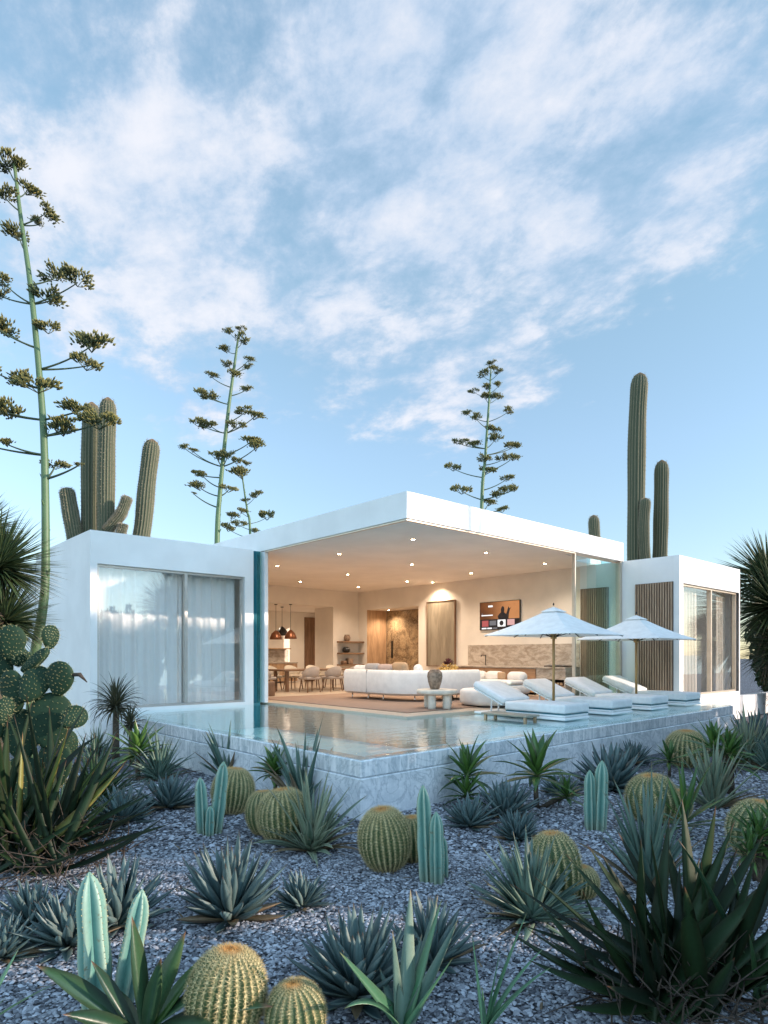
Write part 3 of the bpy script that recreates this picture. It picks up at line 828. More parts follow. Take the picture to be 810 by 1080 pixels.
cushion(2.42, 2.62, 0.46, 0.5, 0.40, 0.17, R(80), R(-14), M['tan_fabric'], 'tan cushion on the corner sofa, right of the blush one')
cushion(2.75, 2.4, 0.46, 0.62, 0.35, 0.2, R(45), R(-14), M['white_fabric'], 'long white cushion in the rounded corner of the sofa')

# second sofa against the counter
s2 = empty('back_sofa', (4.9, 1.7, 0.0), label='low white sofa in front of the oak counter with round back rolls', cat='sofa')
m = MB(); m.soft((0.0, 0.0, 0.06), (0.95, 2.5, 0.30), 0.09, 0.01); m.build('base', M['white_fabric'], s2)
m = MB(); m.soft((0.0, 0.02, 0.305), (0.68, 1.22, 0.40), 0.05, 0.012); m.build('seat', M['white_fabric'], s2)
m = MB(); m.soft((0.0, 1.26, 0.305), (0.68, 2.48, 0.40), 0.05, 0.012); m.build('seat', M['white_fabric'], s2)
for y in (0.06, 0.74, 1.28, 1.92):
    m = MB(); m.soft((0.66, y, 0.33), (0.94, y+0.52, 0.60), 0.125, 0.0, n=5); m.build('back_roll', M['white_fabric'], s2)
for y in (0.56, 1.82):
    m = MB(); m.soft((0.60, y, 0.41), (0.68, y+0.22, 0.585), 0.035, 0.0); m.build('headrest', M['tan_fabric'], s2)
m = MB(); m.box((0.06, 0.06, 0.0), (0.89, 2.44, 0.06)); m.build('plinth', M['dark'], s2)

p = at(517, 12.6, 0.0)
pf = empty('pouf', p, label='large round white pouf between the corner sofa and the first lounger', cat='pouf')
m = MB(); m.lathe([(0.52, 0.03), (0.585, 0.06), (0.60, 0.12), (0.60, 0.27), (0.585, 0.31), (0.54, 0.335), (0.3, 0.345), (0.02, 0.347)], 40); m.build('body', M['white_fabric'], pf)
m = MB(); m.lathe([(0.5, 0.0), (0.5, 0.03)], 32); m.build('plinth', M['dark'], pf)

p = at(461, 11.9, 0.0)
tb = empty('coffee_table', p, label='small round pale stone table on stubby round legs', cat='table')
m = MB(); m.lathe([(0.30, 0.27), (0.37, 0.28), (0.385, 0.305), (0.385, 0.335), (0.37, 0.36), (0.02, 0.362)], 36); m.build('table_top', M['tablestone'], tb)
for a in (200, 270, 345, 90):
    m = MB(); m.lathe([(0.07, 0.0), (0.075, 0.05), (0.075, 0.24), (0.07, 0.275)], 18, (0.24*math.cos(R(a)), 0.24*math.sin(R(a)), 0)); m.build('leg', M['tablestone'], tb)
m = MB(); m.lathe([(0.075, 0), (0.085, 0.01), (0.125, 0.13), (0.145, 0.24), (0.135, 0.31), (0.105, 0.345), (0.085, 0.355), (0.09, 0.37), (0.075, 0.37), (0.07, 0.34)], 28)
vz = m.build('vase', M['clay']); vz.location = (p.x - 0.03, p.y + 0.03, 0.363)
tag(vz, 'dark brown mottled clay vase on the round stone table', 'vase')

# low table with flowers inside the sofa corner
p = at(472, 14.6, 0.0)
lt = empty('low_table', p, label='low dark table behind the clay vase with the flower bowl on it', cat='table')
m = MB(); m.lathe([(0.33, 0.30), (0.34, 0.31), (0.34, 0.335), (0.33, 0.345), (0.02, 0.346)], 28); m.build('table_top', M['walnut'], lt)
m = MB(); m.lathe([(0.2, 0.0), (0.14, 0.03), (0.10, 0.15), (0.16, 0.298)], 20); m.build('pedestal', M['walnut'], lt)
fb = empty('flower_bowl', (p.x, p.y, 0.347), label='bouquet of bright yellow flowers topped by one dark red bloom', cat='flowers')
m = MB(); m.lathe([(0.07, 0.0), (0.10, 0.03), (0.11, 0.08), (0.095, 0.11)], 20); m.build('bowl', M['tablestone'], fb)
rnd = random.Random(8)
m = MB()
for i in range(150):
    a, r = rnd.uniform(0, 6.28), 0.17*math.sqrt(rnd.random()); z = 0.13 + rnd.uniform(0, 0.17)*(1 - (r/0.2)**2)
    m.leaf((r*math.cos(a), r*math.sin(a), z), a + rnd.uniform(-.6, .6), rnd.uniform(0.4, 1.4), 0.07, 0.035, 0.5, 0.2, 0.3, 'lance', 4)
m.build('yellow_bloom', M['petal'], fb)
m = MB()
for i in range(70):
    a = rnd.uniform(0, 6.28); m.leaf((0.02, 0.0, 0.30), a, rnd.uniform(-0.2, 1.4), 0.10, 0.05, 0.3, 0.2, 0.3, 'lance', 4)
m.build('dark_bloom', M['petal_dark'], fb); fb.scale = (1.45, 1.45, 1.5)

# ------------------------------------------------------------------ counter wall
ct = empty('outdoor_kitchen', (6.45, 0.95, 0.0), label='long oak fronted counter with a travertine top, sink tap and log niche', cat='counter')
def cb(name, boxes, mat, bev=0.004, parent=ct):
    m = MB()
    for lo, hi in boxes: m.box(lo, hi, bev)
    return m.build(name, mat, parent)
cb('worktop', [((-0.03, 0.2, 0.665), (0.645, 4.3, 0.71))], M['travertine'])
for k in range(4):
    cb('cabinet_front', [((0.0, 1.06+0.81*k, 0.06), (0.03, 1.06+0.81*k+0.80, 0.655))], M['oakh'])
cb('carcass', [((0.032, 1.05, 0.05), (0.64, 4.29, 0.66))], M['walnut'])
cb('stone_end', [((0.0, 0.2, 0.40), (0.64, 1.04, 0.662)), ((0.0, 0.2, 0.0), (0.64, 0.245, 0.40)), ((0.0, 0.92, 0.0), (0.64, 1.04, 0.40))], M['travertine'])
cb('niche_lining', [((0.55, 0.246, 0.0), (0.63, 0.919, 0.399)), ((0.02, 0.246, 0.0), (0.55, 0.919, 0.012))], M['dark'])
gr = cb('grill', [((0.05, 0.3, 0.712), (0.55, 0.85, 0.74))], M['dark'])
m = MB()
for k in range(9): m.tube([(0.07, 0.33+0.06*k, 0.755), (0.53, 0.33+0.06*k, 0.755)], 0.006, 6)
m.build('grate', M['chrome'], gr)
m = MB(); m.tube([(0.5, 3.05, 0.71), (0.5, 3.05, 0.98), (0.5, 3.05, 0.995), (0.485, 3.05, 1.0), (0.32, 3.05, 1.0), (0.305, 3.05, 0.99), (0.305, 3.05, 0.955)], 0.013, 8)
m.build('tap', M['dark'], ct)
sb = MB(); sb.box((7.07, 1.15, 0.712), (7.097, 4.75, 1.29), 0.002)
tag(sb.build('splashback', M['travertine']), 'mottled travertine splashback above the counter', 'wall panel')
rnd = random.Random(3)
k = 0
for row in range(4):
    for i in range(7 - row % 2):
        y = 0.95 + 0.30 + 0.046*(row % 2) + 0.092*i; z = 0.06 + row*0.078; r = rnd.uniform(0.036, 0.044)
        lg = empty('firewood_log', (6.5 + rnd.uniform(-0.02, 0.02), y, z), label='cut round of firewood stacked in the dark log niche', cat='firewood', group='logs in the niche')
        m = MB(); m.tube([(0, 0, 0), (0.42, 0, 0)], r, 10); m.build('bark', M['bark'], lg)
        m = MB(); m.tube([(-0.006, 0, 0), (-0.001, 0, 0)], r*0.9, 10); m.build('cut_face', M['logend'], lg)

# tall panel and television on the long wall
pn = empty('wall_panel', (7.1, 5.8, 0.66), label='tall grey oak panel in a thin dark frame lit from above', cat='wall panel')
m = MB(); m.box((-0.055, -0.56, 0.02), (-0.004, 0.56, 1.96), 0.002); m.build('board', M['greypanel'], pn)
m = MB()
for lo, hi in (((-0.075, -0.58, 0), (-0.003, -0.562, 1.98)), ((-0.075, 0.562, 0), (-0.003, 0.58, 1.98)), ((-0.075, -0.562, 0), (-0.003, 0.562, 0.018)), ((-0.075, -0.562, 1.962), (-0.003, 0.562, 1.98))): m.box(lo, hi)
m.build('frame', M['walnut'], pn)

tv = empty('television', (7.1, 3.6, 2.1), label='wall mounted television showing a menu of tiles under an orange picture', cat='television')
m = MB(); m.box((-0.06, -0.69, -0.395), (-0.01, 0.69, 0.395), 0.006); m.build('case', M['black'], tv)
# screen: x local = -0.0605 ; +y is the viewer's left
q = NT('screen_picture'); v = q.n('ShaderNodeTexCoord').outputs['Object']
sxyz = q.n('ShaderNodeSeparateXYZ', {0: v})
k = q.noise(v, 3.0, 4)
c = q.mix(q.rng(sxyz.outputs[1], 0.62, -0.45), (0.10, 0.03, 0.012), (0.62, 0.26, 0.10))
c = q.mix(q.rng(k, 0.4, 0.7, 0, 0.5), c, (0.30, 0.10, 0.03))
q.set(Base_Color=(0.01, 0.01, 0.01, 1), Emission_Color=c, Emission_Strength=0.32, Roughness=0.2)
M['scr'] = q.m
def scr(name, y0, z0, y1, z1, mat, lvl=1, parent=tv):
    x = -0.0605 - 0.0012*lvl; m = MB()
    m.add([(x, y0, z0), (x, y1, z0), (x, y1, z1), (x, y0, z1)], [(0, 1, 2, 3)], smooth=False)
    return m.build(name, mat, parent)
pic = scr('screen', 0.675, -0.38, -0.675, 0.38, M['scr'], 1)
e_dark = emis('screen_dark', (0.012, 0.012, 0.018), 0.25); e_white = emis('screen_white', (0.9, 0.9, 0.9), 0.42); e_red = emis('screen_red', (0.55, 0.12, 0.12), 0.3)
e_grey = emis('screen_grey', (0.2, 0.2, 0.22), 0.3); e_pink = emis('screen_pink', (0.7, 0.40, 0.38), 0.35)
scr('menu_shade', 0.675, -0.38, -0.675, -0.10, e_dark, 2, pic)
def poly(pts, mat, lvl, name):
    x = -0.0605 - 0.0012*lvl; m = MB(); m.add([(x, -a, b) for a, b in pts], [tuple(range(len(pts)))], smooth=False); return m.build(name, mat, pic)
poly([(-0.02, -0.10), (-0.05, -0.02), (0.02, 0.05), (0.07, 0.08), (0.06, 0.16), (0.09, 0.23), (0.13, 0.25), (0.17, 0.22), (0.18, 0.14), (0.17, 0.08), (0.24, 0.03), (0.27, 0.10), (0.30, 0.19), (0.33, 0.24), (0.34, 0.18), (0.40, 0.20), (0.36, 0.14), (0.33, 0.02), (0.32, -0.10)], e_dark, 3, 'silhouette')
for (a, b, c_, d, mt) in ((-0.60, -0.30, -0.37, -0.13, e_red), (-0.33, -0.27, -0.10, -0.14, e_grey), (-0.05, -0.31, 0.22, -0.12, e_white), (0.28, -0.28, 0.52, -0.12, e_pink), (-0.61, -0.37, -0.44, -0.33, e_white), (-0.41, -0.37, -0.25, -0.33, e_white), (-0.22, -0.37, -0.06, -0.33, e_grey),
                          (-0.38, 0.24, -0.22, 0.29, e_white), (-0.62, 0.0, -0.22, 0.03, e_white), (-0.62, 0.05, -0.56, 0.07, e_grey)):
    scr('tile', -a, b, -c_, d, mt, 3, pic)
m = MB(); vs = [(-0.0605-0.006, -(0.085+0.07*math.cos(2*PI*i/20)), -0.215+0.07*math.sin(2*PI*i/20)) for i in range(20)]
m.add(vs, [tuple(range(20))], smooth=False); m.build('tile', e_dark, pic)

# ------------------------------------------------------------------ shelves
pots = []
for z, pl in ((1.45, 'top'), (1.06, 'middle'), (0.67, 'lowest')):
    m = MB(); m.box((6.15, 9.42, z-0.022), (7.095, 9.748, z+0.022), 0.003)
    tag(m.build('floating_shelf', M['walnuth']), pl + ' of the three floating walnut shelves on the back wall', 'shelf', 'floating shelves')
def pot(prof, x, z, mat, lab, square=False):
    m = MB()
    if square: m.box((-0.1, -0.1, 0), (0.1, 0.1, 0.2), 0.02, 2)
    else: m.lathe(prof, 20)
    o = m.build('pot', mat); o.location = (x, 9.58, z + 0.0225)
    tag(o, lab, 'pot', 'pots on the floating shelves')
pot([(0.07, 0), (0.1, 0.03), (0.115, 0.12), (0.09, 0.19), (0.08, 0.215), (0.09, 0.225), (0.075, 0.22)], 6.46, 1.45, M['clay'], 'brown rimmed pot alone on the top shelf')
pot([(0.08, 0), (0.13, 0.05), (0.135, 0.12), (0.1, 0.18), (0.06, 0.20), (0.05, 0.19)], 6.42, 1.06, M['black'], 'round black pot on the middle shelf')
pot([(0.09, 0), (0.1, 0.02), (0.1, 0.10), (0.09, 0.12), (0.08, 0.115)], 6.32, 0.67, M['walnut'], 'low dark pot at the left of the lowest shelf')
pot(None, 6.56, 0.67, M['clay'], 'square brown pot at the right of the lowest shelf', True)

# ------------------------------------------------------------------ dining corner
dt = empty('dining_table', (2.4, 7.2, 0.0), label='long dark walnut dining table with linen chairs along it', cat='table')
m = MB(); m.box((0, 0, 0.56), (2.9, 0.85, 0.61), 0.01); m.build('table_top', M['walnuth'], dt)
for x in (0.12, 2.68):
    for y in (0.1, 0.68):
        m = MB(); m.box((x, y, 0), (x+0.09, y+0.07, 0.558), 0.008); m.build('leg', M['walnut'], dt)
def dining_chair(fab):
    t = empty('dining_chair')
    m = MB(); m.soft((-0.23, -0.2, 0.34), (0.23, 0.25, 0.42), 0.035, 0.01); m.build('seat', fab, t)
    # curved tub back, open to +y
    m = MB(); n = 14; vs, fs = [], []
    for i in range(n+1):
        a = R(180 + 180*i/n) ; a2 = R(195 + 150*i/n)
        k_ = abs(i/n*2-1)
        top = 0.69 - 0.17*k_**2
        for (r, z) in ((0.235, 0.36), (0.275, 0.5), (0.285, top), (0.255, top+0.012), (0.235, 0.5), (0.2, 0.40)):
            vs.append((r*math.cos(a)*0.96, r*math.sin(a)*0.9+0.02, z))
    for i in range(n):
        for j in range(6):
            j2 = (j+1) % 6; fs.append((i*6+j, i*6+j2, (i+1)*6+j2, (i+1)*6+j))
    fs += [tuple(range(6)), tuple(reversed(range(n*6, n*6+6)))]
    m.add(vs, fs); m.build('backrest', fab, t)
    for sx_, sy_ in ((-1, -1), (1, -1), (-1, 1), (1, 1)):
        m = MB(); m.tube([(0.17*sx_, 0.15*sy_+0.02, 0.345), (0.21*sx_, 0.19*sy_+0.02, 0.0)], [0.02, 0.013], 8); m.build('leg', M['walnut'], t)
    return t
dc = dining_chair(M['chair_fabric']); cc = dining_chair(M['cream_fabric'])
used = []
def put_chair(src, x, y, rz, lab):
    o = src if src not in used else copy_tree(src)
    used.append(src)
    o.location = (x, y, 0); o.rotation_euler = (0, 0, rz); tag(o, lab, 'chair', 'chairs around the dining table')
put_chair(dc, 2.97, 6.82, 0, 'near side grey linen tub chair, left of the two in full view')
put_chair(dc, 3.73, 6.82, 0.05, 'near side grey linen tub chair, just left of the shelves')
put_chair(dc, 4.5, 6.84, -0.03, 'grey linen tub chair half hidden behind the white corner sofa')
put_chair(dc, 1.95, 7.5, R(-80), 'grey linen tub chair at the head of the dining table, near the glass jamb')
put_chair(cc, 2.75, 8.42, R(180), 'cream tub chair on the far side of the dining table, first from the glass jamb')
put_chair(cc, 3.5, 8.45, R(183), 'cream tub chair on the far side of the dining table, second from the glass jamb')
put_chair(cc, 4.25, 8.42, R(178), 'cream tub chair on the far side of the dining table, third from the glass jamb')
put_chair(cc, 5.0, 8.42, R(180), 'cream tub chair on the far side of the dining table, behind the sofa cushions')
pt = MB(); pt.soft((1.02, 6.0, 0.0), (1.35, 6.35, 0.36), 0.03)
tag(pt.build('side_stool', M['walnut']), 'small dark wooden stool beside the glass jamb', 'stool')

def pendant(px, dp, zb, sc, lab, mat):
    p = at(px, dp, 2.63)
    t = empty('pendant_lamp', p, label=lab, cat='lamp', group='pendant lamps')
    h = 2.63 - zb
    m = MB(); m.tube([(0, 0, -0.01), (0, 0, -h+0.3*sc)], 0.006, 6); m.build('cord', M['dark'], t)
    m = MB(); m.lathe([(0.05, -0.025), (0.05, -0.001)], 14); m.build('ceiling_rose', M['dark'], t)
    m = MB(); m.lathe([(0.21*sc, -h), (0.20*sc, -h+0.07*sc), (0.15*sc, -h+0.19*sc), (0.06*sc, -h+0.28*sc), (0.02, -h+0.31*sc)], 24); m.build('shade', mat, t)
pendant(291, 20.3, 1.50, 0.95, 'copper domed pendant lamp, left one over the dining end', M['copper'])
pendant(306.5, 20.3, 1.52, 0.95, 'copper domed pendant lamp, right one over the dining end', M['copper'])
pendant(297.5, 21.4, 1.66, 1.0, 'black domed pendant lamp hanging behind the copper pair', M['black'])
ks = empty('kitchen_shelf', (5.0, 12.5, 1.22), label='pale kitchen wall shelf behind the pendant lamps', cat='shelf')
m = MB(); m.box((0, 0, 0), (1.15, 0.29, 0.04), 0.004); m.build('board', M['oak'], ks)
kt = MB(); kt.box((4.2, 12.77, 0.75), (6.2, 12.797, 1.21), 0.002)
tag(kt.build('tiled_splashback', M['travertine']), 'stone splashback under the pale kitchen shelf', 'wall panel')
kc = empty('kitchen_counter', (4.2, 12.15, 0.0), label='oak kitchen counter along the back wall', cat='counter')
m = MB(); m.box((0, 0.02, 0.05), (2.0, 0.6, 0.70), 0.004); m.build('cabinet', M['oak'], kc)
m = MB(); m.box((-0.02, 0, 0.702), (2.02, 0.61, 0.745), 0.004); m.build('worktop', M['travertine'], kc)

# ------------------------------------------------------------------ terrace: loungers and parasols
def lounger():
    t = empty('sun_lounger')
    W2, L = 0.72, 1.14
    m = MB()
    m.box((0.0, 0.0, 0.0), (W2, L, 0.05), 0.012); m.box((0.012, 0.012, 0.062), (W2-0.012, L, 0.10), 0.008)
    m.box((0.03, 0.03, 0.05), (W2-0.03, L, 0.062))
    m.build('frame', M['whitepaint'], t)
    m = MB(); m.soft((0.0, 0.0, 0.125), (W2, L+0.02, 0.295), 0.035, 0.012); mt = m.build('mattress', M['lounge_fabric'], t)
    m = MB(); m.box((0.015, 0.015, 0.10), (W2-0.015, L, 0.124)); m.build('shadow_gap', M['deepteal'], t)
    MM = Matrix.Translation((0, L+0.02, 0.27)) @ Matrix.Rotation(R(27), 4, 'X')
    m = MB(); m.soft((0.0, 0.0, -0.06), (W2, 0.76, 0.075), 0.04, 0.012, M=MM); br_ = m.build('backrest', M['lounge_fabric'], t)
    m = MB(); m.box((0.02, 0.03, -0.095), (W2-0.02, 0.72, -0.064), 0.008, M=MM); m.build('back_frame', M['whitepaint'], br_)
    for x in (W2/2-0.1, W2/2+0.1):
        m = MB(); m.tube([(x, L+0.48, 0.44), (x, L+0.5, 0.02)], 0.016, 8); m.build('prop', M['whitepaint'], t)
    m = MB(); m.box((0.03, L, 0.0), (W2-0.03, L+0.7, 0.045), 0.01); m.build('rear_base', M['whitepaint'], t)
    return t
ldesc = ['white sun lounger nearest the pool corner, under the first parasol', 'white sun lounger second from the pool corner, just right of the first parasol pole',
         'white sun lounger third from the pool corner, left of the second parasol pole', 'white sun lounger fourth from the pool corner, in front of the slat screen']
L0 = lounger()
for i, x in enumerate((1.56, 3.02, 4.46, 5.98)):
    o = L0 if i == 0 else copy_tree(L0)
    o.location = (x, -1.9, -0.02); o.scale = (1, 1, 0.84); tag(o, ldesc[i], 'sun lounger', 'white loungers standing in the shallow water')
ty = empty('low_tray_table', (1.12, -1.5, -0.07), label='low weathered timber tray table standing in the water beside the first lounger', cat='table')
m = MB(); m.box((0, 0, 0.10), (0.36, 0.9, 0.13), 0.006); m.build('table_top', wood('weathered_teak', (0.22, 0.20, 0.15), (0.36, 0.32, 0.25), 'Y', 6), ty)
for a, b in ((0.03, 0.04), (0.29, 0.04), (0.03, 0.82), (0.29, 0.82)):
    m = MB(); m.box((a, b, 0), (a+0.04, b+0.04, 0.098)); m.build('leg', M['oak'], ty)

def parasol():
    t = empty('parasol')
    zr, zp, h = 1.43, 1.92, 0.86
    m = MB(); m.tube([(0, 0, 0.05), (0, 0, zp-0.03)], 0.024, 14); m.build('pole', M['brasswood'], t)
    m = MB(); m.lathe([(0.17, 0.0), (0.17, 0.04), (0.15, 0.05), (0.045, 0.06), (0.04, 0.22), (0.027, 0.225)], 24); m.build('base', M['brasswood'], t)
    # canopy: four sagging panels, thin cloth with a hem
    def surf(u_, v_, h, zr, zp, sag):
        r = max(abs(u_), abs(v_)); w = 1 - (min(abs(u_), abs(v_))/r if r > 1e-6 else 0)
        return (u_*h, v_*h, zp - (zp-zr)*r - sag*math.sin(PI*r))
    m = MB(); n = 16; vs, fs = [], []
    for zoff in (0, -0.012):
        for i in range(n+1):
            for j in range(n+1):
                x, y, z = surf(i/n*2-1, j/n*2-1, h, zr, zp, 0.035); vs.append((x, y, z+zoff))
    K = (n+1)**2
    for i in range(n):
        for j in range(n):
            a = i*(n+1)+j; b_, c_, d_ = a+n+1, a+n+2, a+1
            for tr_ in (((a, b_, c_), (a, c_, d_)) if (i < n/2) == (j < n/2) else ((a, b_, d_), (b_, c_, d_))):
                fs.append(tr_); fs.append(tuple(K+q_ for q_ in reversed(tr_)))
    for i in range(n):
        for (a, b) in ((i, i+1), ((n)*(n+1)+i+1, n*(n+1)+i), ((i+1)*(n+1), i*(n+1)), (i*(n+1)+n, (i+1)*(n+1)+n)):
            fs.append((a, b, K+b, K+a))
    m.add(vs, fs); cn = m.build('canopy', M['canopy'], t, sharp=35)
    m = MB(); n = 8; vs, fs = [], []
    for zoff in (0, -0.01):
        for i in range(n+1):
            for j in range(n+1):
                x, y, z = surf(i/n*2-1, j/n*2-1, 0.16, zp-0.078, zp+0.008, 0.0); vs.append((x, y, z+zoff))
    K = (n+1)**2
    for i in range(n):
        for j in range(n):
            a = i*(n+1)+j; b_, c_, d_ = a+n+1, a+n+2, a+1
            for tr_ in (((a, b_, c_), (a, c_, d_)) if (i < n/2) == (j < n/2) else ((a, b_, d_), (b_, c_, d_))):
                fs.append(tr_); fs.append(tuple(K+q_ for q_ in reversed(tr_)))
    for i in range(n):
        for (a, b) in ((i, i+1), ((n)*(n+1)+i+1, n*(n+1)+i), ((i+1)*(n+1), i*(n+1)), (i*(n+1)+n, (i+1)*(n+1)+n)):
            fs.append((a, b, K+b, K+a))
    m.add(vs, fs); m.build('vent_cap', M['canopy'], cn, sharp=35)
    m = MB(); m.lathe([(0.012, zp+0.03), (0.016, zp+0.05), (0.008, zp+0.075), (0.002, zp+0.08)], 10); m.build('finial', M['dark'], t)
    m = MB(); m.lathe([(0.05, 1.36), (0.055, 1.38), (0.055, 1.44), (0.035, 1.46)], 14); m.build('hub', M['brasswood'], t)
    for k in range(8):
        a = k*PI/4; rr = h*(1/max(abs(math.cos(a)), abs(math.sin(a))))
        e = Vector((rr*math.cos(a), rr*math.sin(a), zr-0.03))
        m = MB()
        pp = []
        for q_ in range(7):
            t_ = 0.07 + (0.985-0.07)*q_/6; f_ = t_*max(abs(math.cos(a)), abs(math.sin(a)))/max(abs(math.cos(a)), abs(math.sin(a)))
            x, y, z = surf(t_*rr/h*math.cos(a), t_*rr/h*math.sin(a), h, zr, zp, 0.035); pp.append((x, y, z-0.028))
        m.tube(pp, 0.009, 6); rb = m.build('rib', M['dark'], t)
        m = MB(); mid = pp[3]; m.tube([(0.05*math.cos(a), 0.05*math.sin(a), 1.40), (mid[0], mid[1], mid[2]-0.01)], 0.008, 6); m.build('strut', M['dark'], rb)
    return t
P0 = parasol()
P0.location = (2.63, -1.0, -0.075); tag(P0, 'white square parasol on a teak pole, nearer one over the first two loungers', 'parasol', 'parasols')
P1 = copy_tree(P0); P1.location = (5.58, -1.05, -0.10); tag(P1, 'white square parasol on a teak pole, farther one in front of the slat screen', 'parasol', 'parasols')
# ================================================================== planting
CAMP = Vector((CAMX, CAMY, EYE))
YAWC = -math.atan2(0.670, 0.743)
def P3(px, py, d):
    p = at(px, d); p.z = zat(py, d); return p

def bez_leaf(m, p0, p1, p2, W, n=10, prof='agave', thick=0.3, fold=0.3, rnd=0.5, face=None):
    p0, p1, p2 = Vector(p0), Vector(p1), Vector(p2)
    vs, fs, cs = [], [], []
    for i in range(n+1):
        t = i/n
        p = p0*(1-t)**2 + p1*2*t*(1-t) + p2*t*t
        d = ((p1-p0)*(1-t) + (p2-p1)*t).normalized()
        up = face if face is not None else Vector((0, 0, 1))
        sdv = d.cross(up)
        if sdv.length < 0.15: sdv = d.cross(Vector((FW[0], FW[1], 0.0)) * -1)
        sdv.normalize(); nn = sdv.cross(d)
        if prof == 'agave': w = 0.62 + 0.38*t/0.42 if t < 0.42 else 1 - ((t-0.42)/0.58)**1.7
        elif prof == 'sword': w = 0.75 + 0.25*t/0.2 if t < 0.2 else (1 - (t-0.2)/0.8)**0.75
        else: w = min(max(0.3, math.sin(PI*(0.1+0.75*t))), 1.0) if t < 0.6 else max(0.0, 1-((t-0.6)/0.4)**1.5)
        w = max(w, 0.012)*W/2
        vs += [p - sdv*w + nn*fold*w, p, p + sdv*w + nn*fold*w, p - nn*thick*w]
        cs += [(rnd, t, 1), (rnd, t, 0), (rnd, t, 1), (rnd, t, 0)]
    for i in range(n):
        for k in range(4):
            k2 = (k+1) % 4; fs.append((i*4+k, i*4+k2, (i+1)*4+k2, (i+1)*4+k))
    m.add(vs, fs, cs)

def normalise(o):
    """make the mesh one unit wide and one unit high, standing on z = 0"""
    me = o.data; n = len(me.vertices); a = np.empty(n*3, dtype=np.float32); me.vertices.foreach_get('co', a); a = a.reshape(-1, 3)
    w = (np.percentile(a[:, 0], 99.3) - np.percentile(a[:, 0], 0.7) + np.percentile(a[:, 1], 99.3) - np.percentile(a[:, 1], 0.7))/2
    h = np.percentile(a[:, 2], 99.6)
    a[:, :2] /= w; a[:, 2] /= h
    me.vertices.foreach_set('co', a.ravel()); me.update()

protos = {}
def proto(key, o):
    for c in list(COL.objects):
        pass
    protos[key] = [o, False]
def plant(key, px, py, w, h, label, cat, group=None, rz=None, z=GZ):
    """w, h: size in the photograph's pixels at the foot's distance"""
    src, usedq = protos[key]
    o = copy_tree(src) if usedq else src
    protos[key][1] = True
    d = dep(py, z); o.location = at(px, d, z - 0.006)
    o.scale = (w*d/F, w*d/F, h*d/F)
    o.rotation_euler = (0, 0, rz if rz is not None else (px*0.37 + py*0.11) % 6.28)
    tag(o, label, cat, group)
    return o

# ---- blue agaves
def agave_mesh(seed, n=62):
    r = random.Random(seed); m = MB()
    for i in range(n):
        f = i/(n-1); az = i*2.39996 + r.uniform(-0.2, 0.2)
        el = R(84) - R(78)*f**0.85 + r.uniform(-0.08, 0.08)
        L = (0.62 + 0.38*math.sin(PI*(0.25+0.6*f)))*r.uniform(0.82, 1.12)
        b = 0.03 + 0.09*f
        m.leaf((b*math.cos(az), b*math.sin(az), 0.02 + 0.10*(1-f)), az, el, L, 0.165*r.uniform(0.85, 1.1), r.uniform(-0.25, 0.12), 0.55, 0.42, 'agave', 8, rnd=(1.5 if f > 0.82 and r.random() < 0.35 else r.random()), sway=r.uniform(-.12, .12) if r.random() < 0.85 else r.uniform(-.6, .6))
    return m
for k in range(5):
    o = agave_mesh(20+k, (62, 54, 70, 48, 60)[k]).build('blue_agave', M['agave']); normalise(o); proto('agave%d' % k, o)
AG = 'blue agaves in the gravel'
for i, (px, py, w, h, lab) in enumerate([
    (243, 970, 108, 86, 'broad blue agave rosette in open gravel with a small one at its right'),
    (318, 957, 64, 38, 'small blue agave just right of the broad left rosette'),
    (378, 1052, 142, 96, 'largest blue agave rosette, in the foreground right of the small golden barrel'),
    (455, 1018, 96, 74, 'blue agave partly hidden behind the upright green sword leaves'),
    (34, 978, 72, 52, 'blue agave at the left, farther of those beside the near blue column cactus'),
    (72, 998, 96, 60, 'blue agave touching the left side of the near blue column cactus'),
    (122, 978, 104, 74, 'blue agave right behind the two near blue cactus columns'),
    (2, 1010, 78, 46, 'blue agave cut off by the left edge of the photo'),
    (495, 872, 62, 36, 'blue agave at the foot of the pool wall, left of a group of three'),
    (533, 862, 68, 42, 'blue agave in the middle of three below the pool wall'),
    (545, 886, 52, 34, 'small blue agave nearest the viewer of three below the pool wall'),
    (592, 838, 48, 22, 'low blue agave against the pool wall between the dark dracaena and the blue columns'),
    (645, 832, 84, 50, 'blue agave behind the middle blue column cactus'),
    (177, 852, 68, 40, 'blue agave in the gravel under the left pool wall'),
    (128, 868, 70, 40, 'blue agave in shade behind the long dark agave leaves'),
    (800, 792, 54, 44, 'blue agave at the right edge beneath the low white wall'),
    (668, 806, 40, 26, 'small blue agave far along the right pool wall'),
]):
    plant('agave%d' % (i % 5), px, py, w, h, lab, 'agave', AG)

